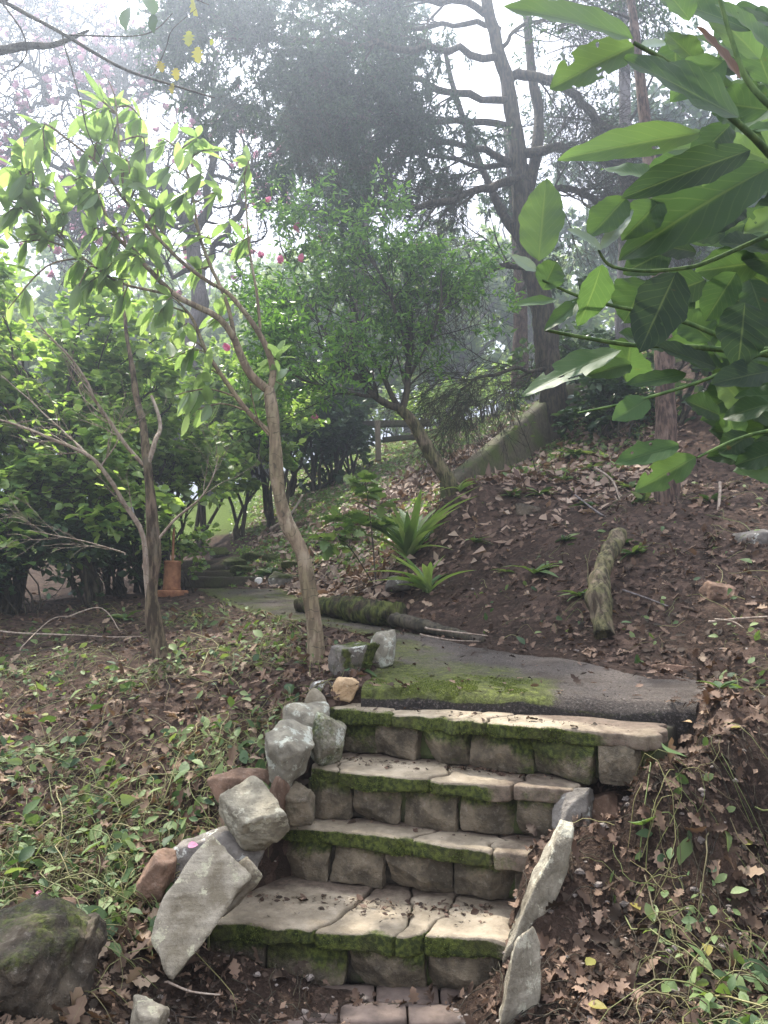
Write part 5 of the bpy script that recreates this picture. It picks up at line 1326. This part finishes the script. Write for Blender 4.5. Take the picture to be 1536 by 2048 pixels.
# ------------------------------------------------------------------ ground litter
def scatter(n, x0, x1, y0, y1, dens, near=1.6):
    # more points near the camera, area weighted by 1/y
    u = rng.random(n); y = 1 / (1 / y0 + u * (1 / y1 - 1 / y0)) if near else y0 + u * (y1 - y0)
    x = rng.uniform(x0, x1, n) * (y / y1 if near else 1)
    keep = rng.random(n) < dens(x, y)
    x, y = x[keep], y[keep]
    k = (onpath(x, y) < -.02) & (onstair(x, y) < .0)
    x, y = x[k], y[k]
    return x, y
def leftm(x, y):            # 1 on the left bank, 0 on the right one
    xs = np.interp(y, [2, 2.4, 3.4, 4.4, 6, 9, 14], [-.72, -.68, -.3, -.25, -.9, -2.6, -3.8])
    return x < xs
def place(x, y, lift=.01): 
    p = gnd(x, y); p[:, 2] += lift * rng.random(len(x)); return p
def lay(x, y, L, W, T, mat, name, label, tiltv=.35, curl=.2, cvar=.3, lift=.02, side=.12, sv=.55):
    n = len(x); p = place(x, y, lift); nr = unit(gnormal(x, y) + randn(n) * tiltv)
    d = randn(n); s = rng.uniform(1 - sv, 1 + sv, n)
    Lv = leaves(p, d - nr * (d * nr).sum(1)[:, None], nr, L * s, W * s, T, curl, cvar, side=side)
    o = mk(name, Lv[0], Lv[1], M[mat], rnd=Lv[2], uv=Lv[3]); tag(o, label, 'leaf litter' if 'litter' in name else 'ground cover', kind='stuff')
    return o
def dl(x, y):
    land_ = 1 - .75 * smst(x, -1.0, -.7) * (1 - smst(x, .35, .6)) * (1 - smst(y, 2.4, 2.7))
    return land_ * np.clip(littermask(x, y), .22, 1) * np.where(leftm(x, y), .55 + .45 * smst(x, -1.3, -.8), 1.0)
x, y = scatter(52000, -6.5, 9, 1.4, 9, dl)
lay(x, y, .044, .03, TL, 'leaf_dry', 'leaf_litter', 'brown fallen oak leaves covering the banks', .45, .1, .35)
x, y = scatter(12000, -6, 9, 1.5, 7, lambda x, y: (1 - .8 * smst(x, -1.0, -.7) * (1 - smst(x, .35, .6)) * (1 - smst(y, 2.4, 2.7))) * np.clip(littermask(x, y) - .3, 0, 1) * .8 * (.35 + 1.65 * smst(y, 3.0, 6)) + leftm(x, y) * .9)
lay(x, y, .06, .036, TL, 'leaf_brown', 'leaf_litter', 'large curled pale brown leaves among the smaller ones', .5, .2, .4, .03)
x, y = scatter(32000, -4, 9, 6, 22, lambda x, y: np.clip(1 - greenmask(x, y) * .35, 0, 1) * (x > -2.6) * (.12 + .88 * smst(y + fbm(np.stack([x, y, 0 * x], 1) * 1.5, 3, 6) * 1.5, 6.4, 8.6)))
lay(x, y, .085, .055, T4, 'leaf_sunlit_tone', 'leaf_litter', 'brown leaves strewn over the far slope, sunlight painted into their colour', .4)
# crumbs of soil and twig bits
x, y = scatter(26000, -5, 6, 1.4, 7, lambda x, y: np.where(leftm(x, y), .35, 1.0))
lay(x, y, .018, .012, T4, 'leaf_dry', 'soil_crumbs', 'dark crumbs and chips on the bare soil', .8, 0, .3, .012)
# green ground cover
def covdens(x, y):
    q = np.stack([x, y, 0 * x], 1); n = smst(fbm(q * 2.6, 4, 55), -.12, .2)
    l = leftm(x, y) * (1 - smst(y, 6.5, 7.5)) * (.12 + .88 * n) * smst(y, 1.9, 2.5) * (1 - (smst(x, -1.2, -.8) * (1 - smst(y, 2.4, 2.8))))
    near_stair = smst(x, -.8, -.55) * (1 - smst(y, 2.6, 3.2)); l = l * (1 - .85 * near_stair)
    r = (~leftm(x, y)) * (x > .62) * (1 - smst(y, 2.3, 2.75)) * smst(x, .66, .95) * (.1 + .9 * n) * .42
    r2 = (~leftm(x, y)) * (y > 3.4) * .14 * smst(n, .5, 1)
    return np.clip(l + r + r2, 0, 1)
x, y = scatter(17000, -5, 4, 1.5, 7.5, covdens)
lay(x, y, .036, .02, TM, 'leaf_cover', 'ground_cover', 'small green trailing plants covering the left bank and lower right', .55, .25, .2, .07, .04)
x, y = scatter(5200, -5, 4, 1.5, 7, covdens)
lay(x, y, .062, .032, TM, 'leaf_cover', 'ground_cover', 'larger green leaves rising out of the trailing plants', .6, .25, .2, .09, .04)
x, y = scatter(50000, -5, 9, 6.2, 24, lambda x, y: greenmask(x, y) * .9)
lay(x, y, .05, .04, T4, 'leaf_strap', 'ground_cover', 'bright low herbs on the sunlit slope', .6, lift=.03)
# trailing stems
def strands(n, dens, L, r, mat, name, label, up=.06, x0=-5, x1=4, y1=7, kk=9):
    x, y = scatter(n, x0, x1, 1.5, y1, dens); n = len(x)
    th = rng.uniform(0, 2 * PI, n); ln = L * rng.uniform(.4, 1.5, n)
    pts = []; cx, cy = x.copy(), y.copy()
    h = rng.uniform(0, up, n)
    for j in range(kk):
        zz = H(cx, cy, False) + .008 + h * np.sin(PI * (j + .5) / kk) 
        pts.append(np.stack([cx, cy, zz], 1)); cx = cx + np.cos(th) * ln / kk; cy = cy + np.sin(th) * ln / kk; th = th + rng.normal(size=n) * .35
    pts = np.stack(pts, 1)
    ok = (onstair(pts[:, -1, 0], pts[:, -1, 1]) < -.0) & (onpath(pts[:, -1, 0], pts[:, -1, 1]) < .0) & (onstair(pts[:, 4, 0], pts[:, 4, 1]) < 0)
    pts = pts[ok]
    V, FL, rn, uv = tubes(pts, np.linspace(1, .5, kk)[None] * r * rng.uniform(.6, 1.4, (len(pts), 1)), 4)
    o = mk(name, V, FL, M[mat], rnd=rn, uv=uv); tag(o, label, 'ground cover', kind='stuff')
strands(17000, covdens, .18, .0015, 'straw', 'trailing_stems', 'tangle of yellow green trailing stems on the left bank and lower right', .08)
strands(2600, covdens, .42, .0024, 'straw', 'trailing_stems', 'thicker yellow runners lying over the ground cover', .10)
strands(2600, lambda x, y: np.where(leftm(x, y), .5, 1.0), .14, .0016, 'bark_dark', 'fallen_twigs', 'fine dark twigs scattered over soil and litter', .02, -5, 8, 9)
# pebbles
x, y = scatter(2600, -5, 7, 1.4, 6.5, lambda x, y: np.where(leftm(x, y), .25, 1.0) * (1 - .5 * (y > 4)))
D, Fi = ICO3
_b = bmesh.new(); bmesh.ops.create_icosphere(_b, subdivisions=1, radius=1); D1 = np.array([v.co[:] for v in _b.verts]); F1 = np.array([[v.index for v in f.verts] for f in _b.faces]); _b.free()
n = len(x); p = place(x, y, .004); s = .005 + .011 * rng.random(n) ** 3
Vv = p[:, None] + D1[None] * (s[:, None, None] * (1 + .35 * rng.normal(size=(n, len(D1), 1)) * .6)) * np.array([1.2, 1, .7])
o = mk('pebbles', Vv.reshape(-1, 3), [(F1[None] + (np.arange(n) * len(D1))[:, None, None]).reshape(-1, 3)], M['pebble'], moss=np.zeros(n * len(D1)), smooth=False)
tag(o, 'small stones scattered on the soil and bank', 'pebbles', kind='stuff')
# single fallen leaves and petals that catch the eye
def oneleaf(name, label, px, py, Y, L, W, mat, T=TM, cat='leaf', group=None, ang=0.0, z=None):
    p = P(px, py, Y); g = H([p[0]], [p[1]], True)[0] + .035 if z is None else z
    # slide along the sight line until it meets the ground
    for _ in range(30):
        p = P(px, py, Y); g = H([p[0]], [p[1]])[0] + .03 if z is None else z
        if p[2] < g: Y -= (g - p[2]) * 1.2
        else: Y += (p[2] - g) * 1.2
        Y = max(1.5, Y)
    Lv = leaves(p[None], np.array([[math.cos(ang), math.sin(ang), .15]]), np.array([[.1, -.45, 1.0]]), L, W, T, .15, .1, side=.04)
    o = mk(name, Lv[0], Lv[1], M[mat], rnd=Lv[2], uv=Lv[3], org=p); tag(o, label, cat, group)
GP = 'fallen pink petals'; GY = 'fallen yellow leaves'
oneleaf('fallen_petal', 'bright pink petal lying in the ground cover at lower left', 72, 1785, 2.7, .055, .035, 'petal', TR, 'petal', GP, -.3)
oneleaf('fallen_petal', 'small crimson petal on the flat grey slab', 376, 1693, 2.74, .035, .03, 'petal', TR, 'petal', GP, .2, z=float(P(376, 1693, 2.72)[2]))
for q in [(18, 1496, 'yellow leaf at the left edge above the middle of the bank', 3.6), (96, 1430, 'yellow leaf high on the left bank', 3.9), (305, 1440, 'ochre leaf among the stems left of the lichen rock', 3.7), (340, 1468, 'pale green yellow leaf left of the purplish rock', 3.6),
          (1280, 1820, 'yellow oval leaf on the right bank beside the long slab', 2.5), (1172, 1930, 'yellow leaf beside the lower right slab', 2.3), (1412, 1890, 'long yellow leaf low on the right bank', 2.4), (1485, 1690, 'small yellow leaf at the right edge', 2.6),
          (1480, 1455, 'mottled yellow leaf right of the path lip', 3.1), (1176, 2008, 'yellow leaf at the bottom right of the slab', 2.15), (405, 1232, 'bright yellow flower like leaf beside the path', 5.8), (1384, 1445, 'cream leaf at the end of the path lip', 3.2), (1268, 1530, 'pale leaf below the brown stone on the top step', 3.1)]:
    oneleaf('fallen_leaf', q[2], q[0], q[1], q[3], .05 if q[1] > 1300 else .1, .03 if q[1] > 1300 else .09, 'leaf_yellow' if 'cream' not in q[2] and 'pale leaf' not in q[2] else 'rock_tan', TM, 'leaf', GY, rng.uniform(0, 6))

# ------------------------------------------------------------------ light and air
SUN_EL, SUN_AZ = math.radians(60), math.radians(-29)       # azimuth measured from +Y (view direction) to the right
w = bpy.data.worlds.new('World'); scene.world = w; w.use_nodes = True
nt = w.node_tree; nt.nodes.clear()
out = nt.nodes.new('ShaderNodeOutputWorld'); bg = nt.nodes.new('ShaderNodeBackground'); sky = nt.nodes.new('ShaderNodeTexSky')
sky.sky_type = 'NISHITA'; sky.sun_disc = False; sky.sun_elevation = SUN_EL; sky.sun_rotation = SUN_AZ; sky.dust_density = 3; sky.air_density = 1
tc = nt.nodes.new('ShaderNodeTexCoord'); ns = nt.nodes.new('ShaderNodeTexNoise'); ns.inputs['Scale'].default_value = 2.5; ns.inputs['Detail'].default_value = 5
mr = nt.nodes.new('ShaderNodeMapRange'); mr.inputs['From Min'].default_value = .2; mr.inputs['From Max'].default_value = .6; mr.inputs['To Min'].default_value = .7; mr.inputs['To Max'].default_value = .97
mx = nt.nodes.new('ShaderNodeMix'); mx.data_type = 'RGBA'; mx.inputs[7].default_value = (9.6, 9.4, 10.0, 1)
nt.links.new(tc.outputs['Generated'], ns.inputs['Vector']); nt.links.new(ns.outputs['Fac'], mr.inputs['Value']); nt.links.new(mr.outputs[0], mx.inputs[0])
nt.links.new(sky.outputs[0], mx.inputs[6]); nt.links.new(mx.outputs[2], bg.inputs['Color']); bg.inputs['Strength'].default_value = .098
nt.links.new(bg.outputs[0], out.inputs['Surface'])
sl = bpy.data.lights.new('sun', 'SUN'); sl.energy = 5.0; sl.angle = math.radians(1.2); sl.color = (1, .92, .80)
so = bpy.data.objects.new('sun', sl); COL.objects.link(so)
dirv = Vector((math.sin(SUN_AZ) * math.cos(SUN_EL), math.cos(SUN_AZ) * math.cos(SUN_EL), math.sin(SUN_EL)))
so.rotation_euler = dirv.to_track_quat('Z', 'Y').to_euler(); so.location = (0, 5, 20)

# haze: the damp back lit air between the trees
HAZE = .0145
if HAZE:
    V, Fq = gridbox((1, 1, 1))
    zlo = hz.min() - 1.0
    V = V * np.array([130, 95, (40 - zlo) / 2]) + np.array([0, 52, (40 + zlo) / 2])
    hm = bpy.data.materials.new('haze'); hm.use_nodes = True; nt = hm.node_tree; nt.nodes.clear()
    o_ = nt.nodes.new('ShaderNodeOutputMaterial'); pv = nt.nodes.new('ShaderNodeVolumePrincipled')
    pv.inputs['Color'].default_value = (.68, .80, 1, 1); pv.inputs['Density'].default_value = HAZE; pv.inputs['Anisotropy'].default_value = .8
    nt.links.new(pv.outputs[0], o_.inputs['Volume'])
    o = mk('haze', V, [Fq], hm, smooth=False); tag(o, 'pale back lit haze filling the air between the trees', 'haze', kind='stuff')

vs = scene.view_settings
vs.view_transform = 'Standard'; vs.look = 'None'; vs.gamma = 1; vs.use_curve_mapping = False; vs.exposure = 1.68
print('FACES', sum(len(m.polygons) for m in bpy.data.meshes))
